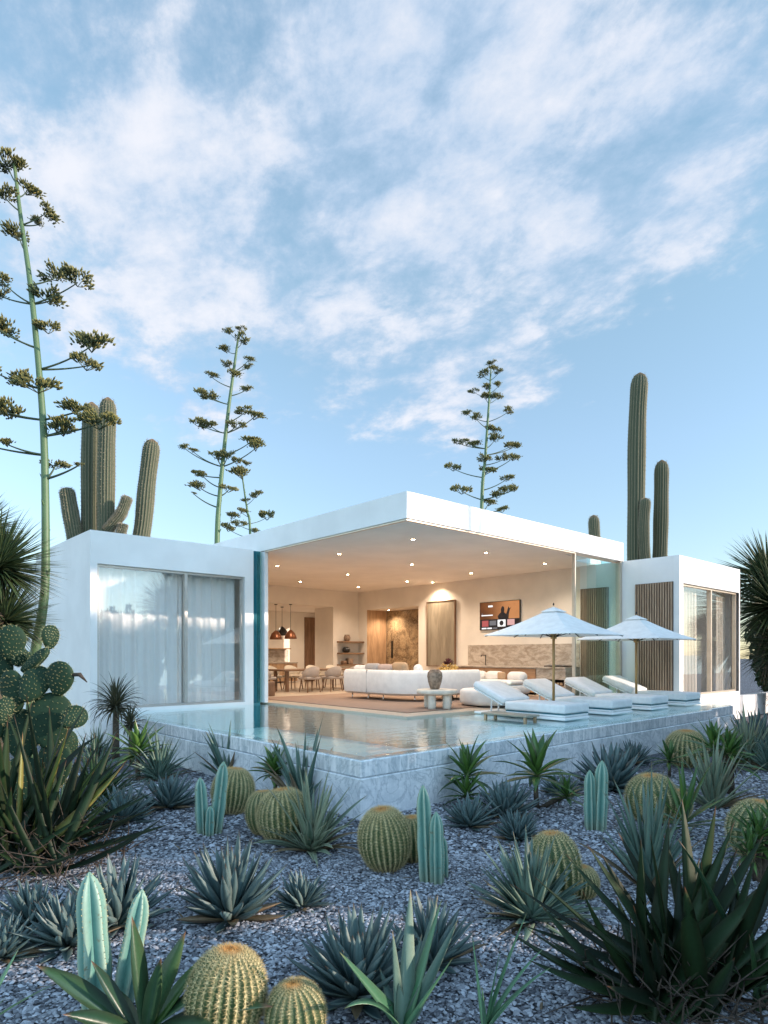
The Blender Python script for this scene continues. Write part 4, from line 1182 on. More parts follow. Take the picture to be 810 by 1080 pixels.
# ---- yuccas and grassy leaves
def yucca_mesh(seed, n=60, W=0.045, spread=70, droop=0.5, wide=1.0):
    r = random.Random(seed); m = MB()
    for i in range(n):
        f = r.random(); az = i*2.39996 + r.uniform(-0.4, 0.4)
        el = R(86) - R(spread)*f + r.uniform(-0.06, 0.06)
        L = r.uniform(0.6, 1.1)*(0.75 + 0.25*(1-f))
        b = 0.02 + 0.05*f
        m.leaf((b*math.cos(az), b*math.sin(az), 0.0), az, el, L, W*wide*r.uniform(0.8, 1.2), r.uniform(0.0, droop)*(0.4+f), 0.22, 0.35, 'sword', 9, pw=2.0, twist=r.uniform(-0.7, 0.7), rnd=(1.5 if f > 0.8 and r.random() < 0.4 else r.random()), sway=r.uniform(-.2, .2))
    return m
for key, mat, sd_, kw in (('yg0', 'yucca', 3, dict(n=110, W=0.095, spread=78, droop=0.9)), ('yg1', 'yucca', 4, dict(n=32, W=0.12, spread=48, droop=0.35)), ('yg2', 'yuccapale', 5, dict(n=90, W=0.10, spread=74, droop=0.8)),
                          ('yg3', 'yucca', 6, dict(n=130, W=0.115, spread=82, droop=0.3)), ('yg4', 'yucca', 7, dict(n=60, W=0.10, spread=55, droop=0.5)), ('yg6', 'dracdark', 9, dict(n=120, W=0.075, spread=84, droop=0.8)), ('yg5', 'yuccapale', 8, dict(n=62, W=0.085, spread=62, droop=0.7))):
    o = yucca_mesh(sd_, **kw).build('yucca', M[mat]); normalise(o); proto(key, o)
YG = 'yuccas in the gravel'
for key, px, py, w, h, lab in [
    ('yg2', 328, 896, 108, 84, 'grassy pale striped yucca in front of the double golden barrel'),
    ('yg1', 320, 850, 88, 88, 'upright grey green yucca before the left pool wall, behind the pale grassy one'),
    ('yg1', 240, 822, 66, 60, 'upright sword leaved yucca behind the round barrel by the left pool wall'),
    ('yg3', 560, 968, 132, 88, 'dense blue green spiky yucca hiding the left half of a golden barrel'),
    ('yg4', 685, 938, 100, 124, 'tall grey green yucca in the right middle, half behind the dark agave'),
    ('yg5', 752, 852, 92, 78, 'airy pale yucca with leaves fanned wide, right of the middle barrels'),
    ('yg2', 788, 806, 62, 62, 'pale yucca at the far right below the white wall'),
    ('yg3', 812, 812, 48, 46, 'blue green yucca cut by the right edge below the white wall'),
    ('yg0', 168, 822, 70, 52, 'grey green grassy tuft at the foot of the shaggy headed dracaena'),
    ('yg6', 100, 850, 110, 66, 'shaded grassy yucca behind the long low agave leaves at the left'),
    ('yg6', 62, 884, 120, 70, 'shaded tangle of narrow leaves at the foot of the wild dark agave'),
    ('yg6', 5, 872, 110, 80, 'shaded narrow leaved yucca at the left edge under the prickly pear'),
    ('yg4', 100, 812, 40, 50, 'thin leaved yucca beneath the villa corner, behind the prickly pear'),
]:
    plant(key, px, py, w, h, lab, 'yucca', YG)

# ---- dracaenas: a trunk and one or more leafy heads
def drac(seed, heads, leafm, dry=None, n=36, W=0.085, L=0.5, droop=0.9, th=0.035):
    """heads: list of (x, y, z, size)"""
    r = random.Random(seed); t = empty('dracaena')
    for (x, y, z, s_) in heads:
        m = MB(); m.tube([(x*0.1, y*0.1, -0.02), (x*0.5+0.01, y*0.5, z*0.45), (x, y, z)], [th*1.2, th, th*0.75], 8); m.build('trunk', M['trunk'], t)
        m = MB()
        for i in range(n):
            f = i/(n-1); az = i*2.39996 + r.uniform(-.3, .3)
            el = R(82) - R(95)*f + r.uniform(-.1, .1)
            m.leaf((x, y, z - 0.06*f*s_), az, el, L*s_*r.uniform(0.75, 1.1), W*s_*r.uniform(0.8, 1.1), droop*r.uniform(0.5, 1.2)*(0.35+0.65*f), 0.15, 0.3, 'lance' if W > 0.06 else 'sword', 8, pw=1.6, twist=r.uniform(-.5, .5), rnd=r.random())
        hd = m.build('leaf_head', leafm, t)
        if dry:
            m = MB()
            for i in range(16):
                az = r.uniform(0, 6.28)
                m.leaf((x, y, z-0.05*s_), az, R(r.uniform(-50, 0)), 0.36*s_*r.uniform(0.7, 1.1), 0.03*s_, R(50), 0.1, 0.3, 'sword', 6, rnd=r.random())
            m.build('dry_leaves', M['dracdry'], hd)
    return t
def pdrac(px, py, H, t, lab, rz=0.0):
    """H: height in pixels of a plant built one unit high"""
    d = dep(py); k = H*d/F
    t.location = at(px, d, GZ); t.scale = (k, k, k); t.rotation_euler = (0, 0, rz)
    tag(t, lab, 'dracaena', 'dracaenas in the gravel')
pdrac(290, 842, 64, drac(1, [(0, 0, 0.45, 1.05)], M['drac'], n=30, W=0.11), 'green dracaena against the left pool wall between two yuccas')
pdrac(492, 850, 66, drac(2, [(0.05, 0, 0.5, 1.2), (-0.16, -0.05, 0.22, 0.9)], M['drac'], n=24, W=0.10, L=0.55), 'green dracaena with two heads against the right pool wall, first from the pool corner', 0.4)
pdrac(566, 852, 72, drac(3, [(0.0, 0, 0.52, 1.25), (-0.42, 0.1, 0.22, 0.7)], M['drac'], n=24, W=0.10, L=0.58), 'green dracaena with dark trunk against the right pool wall, second from the pool corner', 2.2)
pdrac(122, 800, 78, drac(4, [(0, 0, 0.72, 0.82)], M['shag'], M['dracdry'], n=110, W=0.045, L=0.58, droop=2.2, th=0.045), 'shaggy headed dracaena on a bare trunk before the left wing window', 1.0)
pdrac(140, 806, 70, drac(5, [(0.0, 0.05, 0.62, 0.7)], M['shag'], M['dracdry'], n=70, W=0.045, L=0.5, droop=1.9), 'second shaggy dracaena just right of the taller one', 2.0)
pdrac(146, 822, 70, drac(6, [(0, 0, 0.42, 1.05)], M['drac'], n=30, W=0.10, L=0.56), 'bright green dracaena in front of the shaggy pair at the left pool wall', 3.0)
pdrac(104, 812, 50, drac(7, [(0, 0, 0.45, 1.0)], M['dracdark'], n=34, W=0.06, L=0.5), 'small dark dracaena left of the shaggy pair', 3.0)
pdrac(772, 838, 78, drac(8, [(0, 0, 0.45, 1.0), (0.1, 0.2, 0.62, 0.9), (-0.12, 0.15, 0.6, 0.8)], M['drac'], M['dracdry'], n=26, W=0.09, L=0.5), 'clump of green dracaenas on dark stems at the right, behind the airy pale yucca', 1.0)
pdrac(800, 930, 96, drac(9, [(0, 0, 0.48, 0.9), (-0.18, 0.1, 0.36, 0.7), (0.1, -0.15, 0.62, 0.85)], M['drac'], M['dracdry'], n=26, W=0.075, L=0.5), 'green dracaena clump with dry stems at the right edge before a golden barrel', 0.4)
pdrac(706, 820, 46, drac(10, [(0, 0, 0.4, 1.0)], M['drac'], n=30, W=0.08, L=0.55), 'small green dracaena beside the farthest golden barrel')
pdrac(722, 884, 78, drac(11, [(0, 0, 0.22, 1.1)], M['drac'], n=20, W=0.07, L=0.75, droop=0.3), 'yellow green upright dracaena in front of the pair of middle right barrels', 0.7)

# ---- golden barrel cacti
def barrel(seed, nr=29, na=26, nsp=10):
    r = random.Random(seed); t = empty('golden_barrel')
    m = MB(); n = nr*6; K = 26; vs, fs, cs = [], [], []
    def prof(v):
        a = -0.42*PI + (0.92*PI)*v
        a = min(a, PI/2)
        rr = max(0.0, math.cos(a))**0.86; z = 0.5 + 0.5*math.sin(a)
        if v > 0.9: z -= 0.03*((v-0.9)/0.1)
        return rr*0.5, z
    for i in range(K+1):
        v = i/K; rr, z = prof(v)
        for k in range(n):
            w = abs((k % 6)/3 - 1)
            q_ = rr*(1 - 0.12*(1-w))
            vs.append((q_*math.cos(2*PI*k/n), q_*math.sin(2*PI*k/n), z)); cs.append((r.random()*0.4+0.3, v, w))
    for i in range(K):
        for k in range(n):
            k2 = (k+1) % n; fs.append((i*n+k, i*n+k2, (i+1)*n+k2, (i+1)*n+k))
    m.add(vs, fs, cs); m.build('body', M['barrel'], t)
    m = MB()
    for k in range(nr):
        ph = 2*PI*(k*6)/n
        for j in range(na):
            v = 0.08 + 0.90*(j + 0.5*(k % 2))/na
            if v > 0.985: continue
            rr, z = prof(v); r2, z2 = prof(min(1, v+0.01))
            nrm = Vector((z2-z, 0, -(r2-rr))).normalized()
            nd = Vector((nrm.x*math.cos(ph), nrm.x*math.sin(ph), nrm.z))
            o_ = Vector((rr*math.cos(ph), rr*math.sin(ph), z))
            a1 = nd.cross(Vector((0, 0, 1.0)));
            if a1.length < 1e-3: a1 = Vector((1, 0, 0))
            a1.normalize(); a2 = nd.cross(a1)
            tone = r.random()
            for s_ in range(nsp):
                q_ = 2*PI*s_/nsp + r.uniform(-.3, .3)
                el = 0.35 + 0.5*r.random()
                dr = (nd*el + (a1*math.cos(q_) + a2*math.sin(q_))).normalized()
                L = r.uniform(0.055, 0.095)
                sdv = dr.cross(nd).normalized()*0.0034
                m.add([o_ - sdv, o_ + sdv, o_ + dr*L + nd*0.004], [(0, 1, 2)], [(tone, v, 0)]*3)
    for j in range(1100):                      # woolly crown
        a = r.uniform(0, 6.28); rr = 0.19*math.sqrt(r.random()); v = 0.99
        zz = 0.985 - 0.35*rr*rr*4
        o_ = Vector((rr*math.cos(a), rr*math.sin(a), zz-0.03)); dr = Vector((r.uniform(-.8, .8), r.uniform(-.8, .8), 1)).normalized()
        sdv = dr.cross(Vector((1, 0.3, 0))).normalized()*0.004
        m.add([o_-sdv, o_+sdv, o_+dr*r.uniform(0.035, 0.06)], [(0, 1, 2)], [(r.random(), v, 0)]*3)
    m.build('spines', M['spine'], t)
    return t
proto('barrel', barrel(5)); proto('barrelb', barrel(6, nr=22))
BG = 'golden barrel cacti in the gravel'
for i, (px, py, w, h, lab) in enumerate([
    (234, 1096, 86, 94, 'large golden barrel cactus cut by the bottom edge, left of a smaller one'),
    (314, 1100, 66, 66, 'smaller golden barrel cactus at the bottom edge, right of the large one'),
    (409, 916, 57, 66, 'golden barrel cactus at the pool corner, left of the triple blue column'),
    (437, 908, 44, 48, 'golden barrel cactus tucked between the pool corner barrel and the blue column'),
    (302, 888, 58, 56, 'golden barrel cactus half covered by the pale grassy yucca'),
    (280, 880, 40, 46, 'golden barrel cactus peeping out at the left of the half covered one'),
    (243, 858, 46, 48, 'round golden barrel cactus just behind the V shaped blue column'),
    (588, 948, 58, 70, 'golden barrel cactus behind the dense blue green yucca'),
    (612, 946, 38, 34, 'small golden barrel cactus at the right of the yucca covered barrel'),
    (690, 866, 54, 50, 'golden barrel cactus in the right middle, behind the tall grey green yucca'),
    (714, 864, 32, 32, 'small golden barrel cactus touching the right middle one'),
    (798, 906, 66, 62, 'golden barrel cactus at the right edge beside the dracaena clump'),
    (724, 808, 44, 38, 'golden barrel cactus farthest along the right pool wall'),
]):
    o = plant('barrel' if i % 2 == 0 else 'barrelb', px, py, w*0.96, h, lab, 'cactus', BG)
    o.rotation_euler.x = math.sin(i*2.3)*0.11; o.rotation_euler.y = math.cos(i*1.7)*0.11

# ---- blue column cacti
def column(t, b, top, rad, ribs=6, spin=0.3, bend=0.0, mat='bluecol', dp=0.58, name='stem'):
    b, top = Vector(b), Vector(top); L = (top-b).length
    pts, rr = [], []; n = 16
    for i in range(n+1):
        s_ = i/n; p = b.lerp(top, s_); p += Vector((RT[0], RT[1], 0))*bend*math.sin(PI*s_)
        pts.append(p); w = 0.86 + 0.14*min(1, s_*3)
        w *= 1 - 0.22*max(0, s_-0.35)/0.65
        if s_ > 0.80: w *= max(0.04, (1 - ((s_-0.80)/0.20)**2.0))**0.8
        rr.append(rad*w*(1 + 0.03*math.sin(s_*19)))
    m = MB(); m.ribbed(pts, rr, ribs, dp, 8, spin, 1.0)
    # little spine tufts on the crests
    sp = MB(); r = random.Random(int(L*1000))
    for k in range(ribs):
        for j in range(26):
            s_ = (j+0.5)/26; i = min(n-1, int(s_*n)); f = s_*n - i
            p = pts[i].lerp(pts[i+1], f); ra = rr[i]*(1-f) + rr[i+1]*f
            tt = (pts[i+1]-pts[i]).normalized(); side = tt.cross(Vector((0.3, 1, 0.1))).normalized(); up = tt.cross(side)
            a = 2*PI*k/ribs + spin; o_ = side*math.cos(a) + up*math.sin(a)
            for e in range(3):
                dr = (o_ + tt*r.uniform(-.7, .7) + tt.cross(o_)*r.uniform(-.7, .7)).normalized(); q_ = tt*rad*0.03
                c0 = p + o_*ra*0.99
                sp.add([c0 - q_, c0 + q_, c0 + dr*rad*0.075], [(0, 1, 2)], [(r.random(), 0.3, 0)]*3)
    st_ = m.build(name, M[mat], t)
    sp.build('spines', M['spine'], st_)
def colplant(stems, base, label, ribs=6):
    b0 = G(*base); d = dep(base[1]); t = empty('blue_column_cactus', b0, label=label, cat='cactus', group='blue column cacti')
    for (px, py, tx, ty, w, dd) in stems:
        b = P3(px, py, d+dd); tp = P3(tx, ty, d+dd); b.z = GZ - 0.01
        column(t, b - b0, tp - b0, w/2*(d+dd)/F, ribs, spin=random.Random(px).random()*1.0)
    return t
colplant([(214, 878, 211, 820, 15, 0.0), (227, 877, 236, 803, 16, 0.03), (221, 880, 222, 850, 11, -0.05)], (221, 880), 'blue column cactus forking into a V beside the round barrel')
colplant([(450, 928, 446, 828, 19, 0.0), (461, 930, 460, 856, 17, -0.04), (468, 926, 467, 882, 12, 0.08)], (457, 930), 'blue column cactus with three stems right of the pool corner barrel')
colplant([(623, 874, 622, 812, 14, 0.02), (632, 874, 635, 802, 16, 0.0)], (628, 876), 'blue column cactus of two joined stems in the right middle')
colplant([(104, 1072, 94, 920, 35, 0.0), (126, 1066, 150, 938, 26, 0.06)], (112, 1075), 'near blue column cactus with two thick stems at the lower left', 5)

# ---- foreground plants with hand placed leaves
def fg(name, base, d, leaves, mat, label, cat, W0, bw=0.02, seed=1, prof='agave', thick=0.35, fold=0.35, extra=None):
    r = random.Random(seed)
    if extra:
        ex, ey, n_, a0, a1, r0, r1, mk2, dsp = extra
        leaves = list(leaves)
        for i in range(n_):
            a = R(a0 + (a1-a0)*(i + r.random())/n_); q_ = r.uniform(r0, r1)
            leaves.append((ex + q_*math.cos(a), ey - q_*math.sin(a), r.uniform(-0.14, 0.10), r.uniform(-dsp, dsp), r.uniform(0.5, 0.85), mk2))
    b0 = at(base[0], d, GZ)
    t = empty(name, b0, label=label, cat=cat)
    groups = {}
    for lf in leaves:
        tx, ty, bend, dd, wk = lf[:5]; mk = lf[5] if len(lf) > 5 else mat
        ox = lf[6] if len(lf) > 6 else r.uniform(-1, 1)*bw*F/d
        p0 = at(base[0]+ox, d + r.uniform(-1, 1)*bw, GZ + 0.02)
        p2 = P3(tx, ty, d + dd)
        mid = (p0 + p2)/2; L = (p2-p0).length
        p1 = mid + Vector((0, 0, 1))*L*bend
        groups.setdefault(mk, MB())
        toward = (CAMP - mid).normalized()
        face = (toward*0.55 + Vector((0, 0, 0.8)) + Vector((r.uniform(-.5, .5), r.uniform(-.5, .5), 0)))
        bez_leaf(groups[mk], p0 - b0, p1 - b0, p2 - b0, W0*wk, 12, prof, thick, fold, r.random(), face.normalized())
    for mk, m in groups.items(): m.build('leaves', M[mk], t)
    return t
def debris(t, n, rad, h, seed, mat='deadleaf'):
    r = random.Random(seed); m = MB()
    for i in range(n):
        a = r.uniform(0, 6.28); q_ = rad*math.sqrt(r.random())
        p = Vector((q_*math.cos(a), q_*math.sin(a), r.uniform(0.0, h)*(1-q_/rad*0.6)))
        d = Vector((r.uniform(-1, 1), r.uniform(-1, 1), r.uniform(-.2, 0.9))).normalized(); L = r.uniform(0.08, 0.3)
        k_ = Vector((r.uniform(-1, 1), r.uniform(-1, 1), r.uniform(-1, 1)))*0.06
        m.tube([p, p + d*L*0.5 + k_, p + d*L + k_*r.uniform(-1, 2)], [0.005, 0.004, 0.0015], 4)
    m.build('dry_twigs', M[mat], t)

t = fg('dark_agave', (718, 0), 2.92, [
    (536, 982, -0.14, -0.05, 1.0), (556, 1012, -0.12, -0.2, 1.0), (554, 978, -0.10, 0.1, 0.8), (580, 992, -0.10, 0.0, 1.0), (571, 955, -0.10, 0.25, 0.9), (603, 968, 0.10, 0.05, 0.9), (619, 890, -0.05, 0.1, 1.05),
    (634, 900, -0.06, 0.3, 0.8), (652, 878, -0.04, 0.1, 1.0), (676, 884, -0.02, -0.1, 1.1), (668, 955, -0.05, -0.3, 0.9), (700, 880, 0.0, 0.3, 0.8), (722, 935, 0.02, -0.35, 1.2), (706, 862, 0.0, 0.15, 1.0), (755, 850, 0.0, 0.0, 1.1), (738, 905, 0.03, 0.3, 0.9), (757, 960, 0.04, -0.3, 1.0),
    (778, 895, 0.0, 0.2, 1.0), (806, 880, 0.0, 0.1, 1.0), (812, 930, 0.0, -0.2, 1.1), (828, 905, 0.0, 0.3, 1.0), (842, 960, -0.05, 0.1, 1.0), (838, 1000, -0.05, -0.3, 1.0), (640, 1040, -0.06, -0.5, 1.0), (775, 1010, 0.0, -0.5, 0.8), (600, 1062, -0.08, -0.4, 0.9), (690, 990, 0.02, -0.4, 0.9), (650, 945, -0.03, 0.45, 0.8), (790, 960, 0.0, 0.45, 0.8)],
    'bigagave', 'huge dark green agave with long arching leaves filling the lower right corner', 'agave', 0.082, 0.16, 4, 'agave', 0.35, 0.45, extra=(724, 1065, 30, 18, 158, 120, 235, 'bigagave', 0.45))
debris(t, 240, 0.42, 0.34, 6); 
t2 = fg('strap_plant', (808, 0), 2.9, [(715, 885, 0.12, -0.1, 0.8), (770, 915, 0.1, 0.1, 0.8), (830, 900, 0.0, 0.0, 1.0), (790, 985, 0.1, -0.3, 0.8), (745, 1010, 0.12, -0.2, 0.9)], 'dracdark', 'green strap leaved plant cut by the right edge in front of the huge dark agave', 'plant', 0.05, 0.05, 9, 'sword', 0.2, 0.3)

t = fg('dark_agave', (28, 0), 4.9, [
    (92, 742, -0.02, 0.2, 0.9), (73, 765, -0.06, -0.2, 0.55, 'bigagaveY'), (62, 790, -0.03, 0.1, 0.9), (34, 738, 0.0, 0.3, 0.7), (24, 772, 0.03, 0.1, 0.5, 'bigagaveY'), (116, 790, -0.05, 0.2, 0.9), (131, 806, -0.10, 0.0, 1.0, 'bigagaveY'), (132, 800, 0.16, 0.5, 0.9),
    (104, 776, 0.26, 0.5, 0.9), (167, 850, -0.07, -0.1, 1.15), (182, 868, -0.03, -0.25, 1.05), (82, 902, 0.02, -0.7, 0.9), (8, 760, 0.0, 0.0, 1.0), (-20, 790, 0.0, 0.1, 1.0), (-40, 850, 0.0, 0.1, 1.0), (52, 745, 0.0, 0.5, 0.8), (100, 812, -0.03, -0.2, 0.9), (150, 838, -0.06, 0.3, 0.8), (12, 830, 0.0, -0.5, 0.9), (-10, 895, 0.0, -0.5, 0.9), (112, 870, 0.03, -0.4, 0.8), (45, 800, 0.02, -0.4, 0.8), (80, 800, 0.0, 0.3, 0.8)],
    'bigagave', 'wild dark agave with yellow arched leaves and dry twigs at the left edge', 'agave', 0.092, 0.28, 2, 'agave', 0.35, 0.45, extra=(30, 880, 44, 4, 170, 60, 150, 'bigagave', 0.6))
debris(t, 420, 0.75, 0.45, 3)
fg('dracaena', (150, 0), 2.66, [(38, 1018, 0.08, -0.05, 1.15), (96, 1013, 0.03, 0.0, 0.85), (139, 966, 0.0, 0.05, 1.05), (196, 982, 0.0, 0.03, 1.05), (216, 1008, 0.03, 0.1, 0.8, 'drac'), (246, 1030, 0.10, 0.0, 1.0), (288, 1062, 0.14, -0.08, 1.15), (66, 1070, 0.1, -0.2, 0.9), (170, 1010, 0.0, -0.15, 0.9), (230, 1085, 0.15, -0.25, 1.0), (120, 1040, 0.02, 0.2, 0.8)],
   'dracdark', 'broad leaved dark green dracaena at the bottom left corner before the barrel', 'dracaena', 0.075, 0.012, 3, 'lance', 0.15, 0.35)
fg('sword_plant', (424, 0), 2.72, [(358, 1004, 0.0, -0.15, 1.0, 'strap'), (433, 938, 0.0, 0.1, 1.25, 'yucca'), (414, 982, 0.0, 0.0, 0.85, 'yucca'), (466, 948, 0.0, 0.1, 0.85, 'strap'), (462, 944, 0.0, 0.18, 0.9, 'yucca'), (484, 968, 0.0, 0.0, 0.8, 'yucca'), (363, 1064, 0.34, -0.22, 0.95, 'strap'), (478, 1010, 0.0, -0.1, 0.8, 'strap'), (445, 985, 0.0, 0.2, 0.9, 'yucca'), (400, 1020, 0.02, 0.2, 0.7, 'yucca')],
   'yucca', 'upright grey green sword leaved plant with one leaf bent flat at the bottom centre', 'plant', 0.074, 0.02, 6, 'sword', 0.2, 0.32)
fg('strap_plant', (512, 0), 2.72, [(556, 962, 0.06, 0.0, 0.8), (574, 1000, 0.14, 0.05, 0.85), (582, 1020, 0.13, -0.08, 1.0), (498, 985, -0.02, 0.1, 0.6), (528, 1000, 0.0, 0.0, 0.6), (545, 1050, 0.1, -0.2, 0.9), (508, 1040, 0.0, -0.2, 0.7)],
   'strap', 'thin bright green serrated leaves rising at the bottom edge right of centre', 'plant', 0.03, 0.01, 8, 'sword', 0.25, 0.35)
fg('strap_plant', (-30, 0), 2.7, [(62, 1036, 0.05, -0.1, 1.0), (20, 1000, 0.0, 0.1, 1.0), (6, 1052, 0.0, -0.2, 1.0)], 'strap', 'bright green strap leaf reaching in from the lower left edge', 'plant', 0.04, 0.01, 11, 'sword', 0.2, 0.3)

# ---- prickly pear
pp = empty('prickly_pear', G(30, 872), label='prickly pear cactus with round green pads at the left edge', cat='cactus')
def pad(px, py, w, h, roll, yaw, tilt, dd=0.0, seed=0, bud=False):
    d = 5.75 + dd; r = random.Random(seed*7+1); k = d/F
    a, b, c = w*k/2, h*k/2, 0.045
    m = MB(); nu, nv = 28, 14; vs, fs, cs = [], [], []
    def pt(u, v):
        z = -math.cos(PI*v); q_ = math.sin(PI*v)*(1.0 + 0.22*z - 0.10*z*z)
        return Vector((a*q_*math.cos(u), c*(abs(math.sin(PI*v))**0.6)*math.sin(u), b*z))
    for j in range(nv+1):
        for i in range(nu):
            p = pt(2*PI*i/nu, 0.004 + 0.992*j/nv); vs.append(p); cs.append((r.random()*0.15+0.4, 0.5, min(1, abs(math.cos(2*PI*i/nu))**8)))
    for j in range(nv):
        for i in range(nu):
            i2 = (i+1) % nu; fs.append((j*nu+i, j*nu+i2, (j+1)*nu+i2, (j+1)*nu+i))
    m.add(vs, fs, cs)
    o = m.build('pad', M['pad'], pp)
    sp = MB()
    for side in (-1, 1):
        row = 0
        for zz in np.arange(-0.84, 0.95, 0.22):
            row += 1
            for xx in np.arange(-0.9, 0.92, 0.28):
                x = xx + (0.14 if row % 2 else 0) + r.uniform(-.09, .09)
                v = math.acos(max(-1, min(1, -zz)))/PI; lim = math.sin(PI*v)*(1.0+0.22*zz-0.10*zz*zz)
                if abs(x) > lim*0.93 or lim < 0.2: continue
                y = side*c*(math.sin(PI*v)**0.6)*math.sqrt(max(0, 1-(x/lim)**2))
                q0 = Vector((a*x, y, b*zz)) + Vector((0, 0, b*r.uniform(-.05, .05)))
                for e in range(6):
                    dr = Vector((r.uniform(-.8, .8), side*1.0, r.uniform(-.7, .9))).normalized(); L = r.uniform(0.010, 0.024)
                    s_ = Vector((0.0016, 0, 0.0016)); sp.add([q0-s_, q0+s_, q0+dr*L], [(0, 1, 2)])
                sp.box((q0.x-0.0026, q0.y-0.002, q0.z-0.0026), (q0.x+0.0026, q0.y+0.002, q0.z+0.0026))
    for i in range(60):                                   # rim spines
        v = 0.1 + 0.88*r.random(); s_ = r.choice((-1, 1)); p = pt(0 if s_ > 0 else PI, v)
        dr = Vector((s_*1.0, r.uniform(-.6, .6), (p.z/b)*0.8 + r.uniform(-.3, .3))).normalized()
        q_ = Vector((0, 0.0015, 0.0015)); sp.add([p-q_, p+q_, p+dr*r.uniform(0.012, 0.03)], [(0, 1, 2)])
    sp.build('spines', M['padspine'], o)
    M4 = Matrix.Translation(P3(px, py, d) - pp.location) @ Matrix.Rotation(YAWC + yaw, 4, 'Z') @ Matrix.Rotation(tilt, 4, 'X') @ Matrix.Rotation(roll, 4, 'Y')
    o.matrix_local = M4
    if bud:
        m = MB(); tip = Vector((a*0.86, 0, b*0.42)); m.tube([tip, tip + Vector((0.07, 0, 0.02)), tip + Vector((0.15, 0.0, -0.03))], [0.016, 0.02, 0.004], 7); m.build('dried_fruit', M['deadleaf'], o)
pads = [(12, 678, 28, 38, 0.1, 0.25, 0.1, 0.05), (53, 672, 20, 26, 0.1, 1.15, 0.0, 0.12), (37, 697, 20, 44, 0.95, -0.7, -0.5, 0.0), (36, 722, 30, 42, 0.5, 0.1, -0.15, -0.05), (63, 716, 31, 38, 0.25, -0.15, 0.1, -0.08),
        (53, 760, 44, 60, 0.15, 0.2, 0.0, 0.0), (14, 730, 30, 48, -0.1, -0.2, 0.1, 0.0), (4, 750, 18, 30, 0.3, 0.9, 0.0, -0.3), (-2, 704, 30, 42, -0.3, 0.3, 0.0, 0.1), (78, 757, 24, 28, 0.9, 0.5, -0.3, -0.15), (22, 775, 40, 56, -0.1, 0.1, 0.0, 0.15),
        (58, 806, 40, 54, 0.05, -0.2, 0.0, 0.1), (24, 825, 40, 56, 0.0, 0.2, 0.0, 0.15), (-14, 770, 34, 50, 0.1, 0.0, 0.0, 0.1), (22, 694, 22, 20, 0.6, 0.8, 0.4, 0.1), (-8, 820, 40, 56, 0.1, 0.0, 0.0, 0.1), (36, 858, 40, 44, 0.0, 0.4, 0.0, 0.15), (70, 785, 24, 34, -0.3, 0.7, 0.2, 0.12)]
for i, p in enumerate(pads): pad(*p, seed=i, bud=(i == 4))

# ---- saguaros behind the villa
def saguaro(label, d, stems, ribs=17):
    b0 = at(stems[0][0][0][0], d, GZ)
    t = empty('saguaro', b0, label=label, cat='cactus')
    for (path, w, nm) in stems:
        pts = [P3(x, y, d + (q_[0] if q_ else 0)) - b0 for (x, y, *q_) in path]
        # resample the polyline smoothly
        dense, rr = [], []; n = 40; k = len(pts)-1
        for i in range(n+1):
            f = i/n*k; a = min(k-1, int(f)); u = f-a
            p0, p1, p2, p3 = pts[max(0, a-1)], pts[a], pts[a+1], pts[min(k, a+2)]
            dense.append(0.5*((2*p1) + (p2-p0)*u + (2*p0-5*p1+4*p2-p3)*u*u + (3*p1-p0-3*p2+p3)*u**3))
            s_ = i/n; wv = 0.9 + 0.1*math.sin(s_*2.6)
            if s_ > 0.90: wv *= max(0.03, 1-((s_-0.90)/0.10)**2.2)**0.6
            rr.append(w/2*d/F*wv*(1+0.025*math.sin(s_*23+path[0][0])))
        m = MB(); m.ribbed(dense, rr, ribs, 0.17, 4, 0.2, 1.0); tr_ = m.build(nm, M['saguaro'], t)
        sp = MB(); r = random.Random(int(path[0][0]))
        for i in range(1, n):
            tt = (dense[i+1]-dense[i]).normalized()
            for kk in range(ribs):
                for e in range(2):
                    q_ = dense[i].lerp(dense[i+1], e/2)
                    a = 2*PI*kk/ribs + 0.2; side = tt.cross(Vector((0.3, 1, 0.1))).normalized(); up = tt.cross(side)
                    o_ = side*math.cos(a) + up*math.sin(a); c0 = q_ + o_*rr[i]*0.99
                    dr = (o_ + tt*r.uniform(-.9, .9) + tt.cross(o_)*r.uniform(-.9, .9)).normalized(); s2_ = tt*0.006
                    sp.add([c0-s2_, c0+s2_, c0+dr*0.04], [(0, 1, 2)], [(r.random(), 0.3, 0)]*3)
        sp.build('spines', M['sagspine'], tr_)
    return t
saguaro('branching saguaro with five stems rising behind the left wing', 16.0, [
    ([(97, 760), (97, 640), (96, 520), (97, 424)], 20, 'trunk'), ([(112, 700, -0.5), (112, 600, -0.5), (112, 500, -0.5), (114, 419, -0.5)], 17, 'trunk'),
    ([(98, 640, -0.3), (84, 590, -0.3), (76, 550, -0.3), (70, 514, -0.3)], 16, 'arm'), ([(112, 560, -0.7), (121, 550, -0.7), (128, 541, -0.7), (135, 523, -0.7)], 10.5, 'arm'),
    ([(112, 640, -0.2), (140, 600, -0.2), (150, 560, -0.2), (155, 510, -0.2), (161, 463, -0.2)], 17.5, 'arm'), ([(112, 590, -0.8), (122, 572, -0.8), (128, 560, -0.8), (130, 552, -0.8)], 9, 'arm')])
saguaro('tall saguaro with two short stems beside it behind the right wing', 21.5, [
    ([(671, 740), (671, 640), (671, 540), (672, 450), (675, 393)], 18, 'trunk'), ([(684, 660, -0.4), (681, 600, -0.4), (679, 560, -0.4), (681, 525, -0.4)], 11, 'arm'),
    ([(690, 680, 0.2), (695, 610, 0.2), (697, 550, 0.2), (698, 485, 0.2)], 15, 'arm')])
saguaro('short saguaro tip showing above the main roof edge', 20.0, [([(632, 740), (630, 640), (628, 590), (626, 543)], 12, 'trunk')])

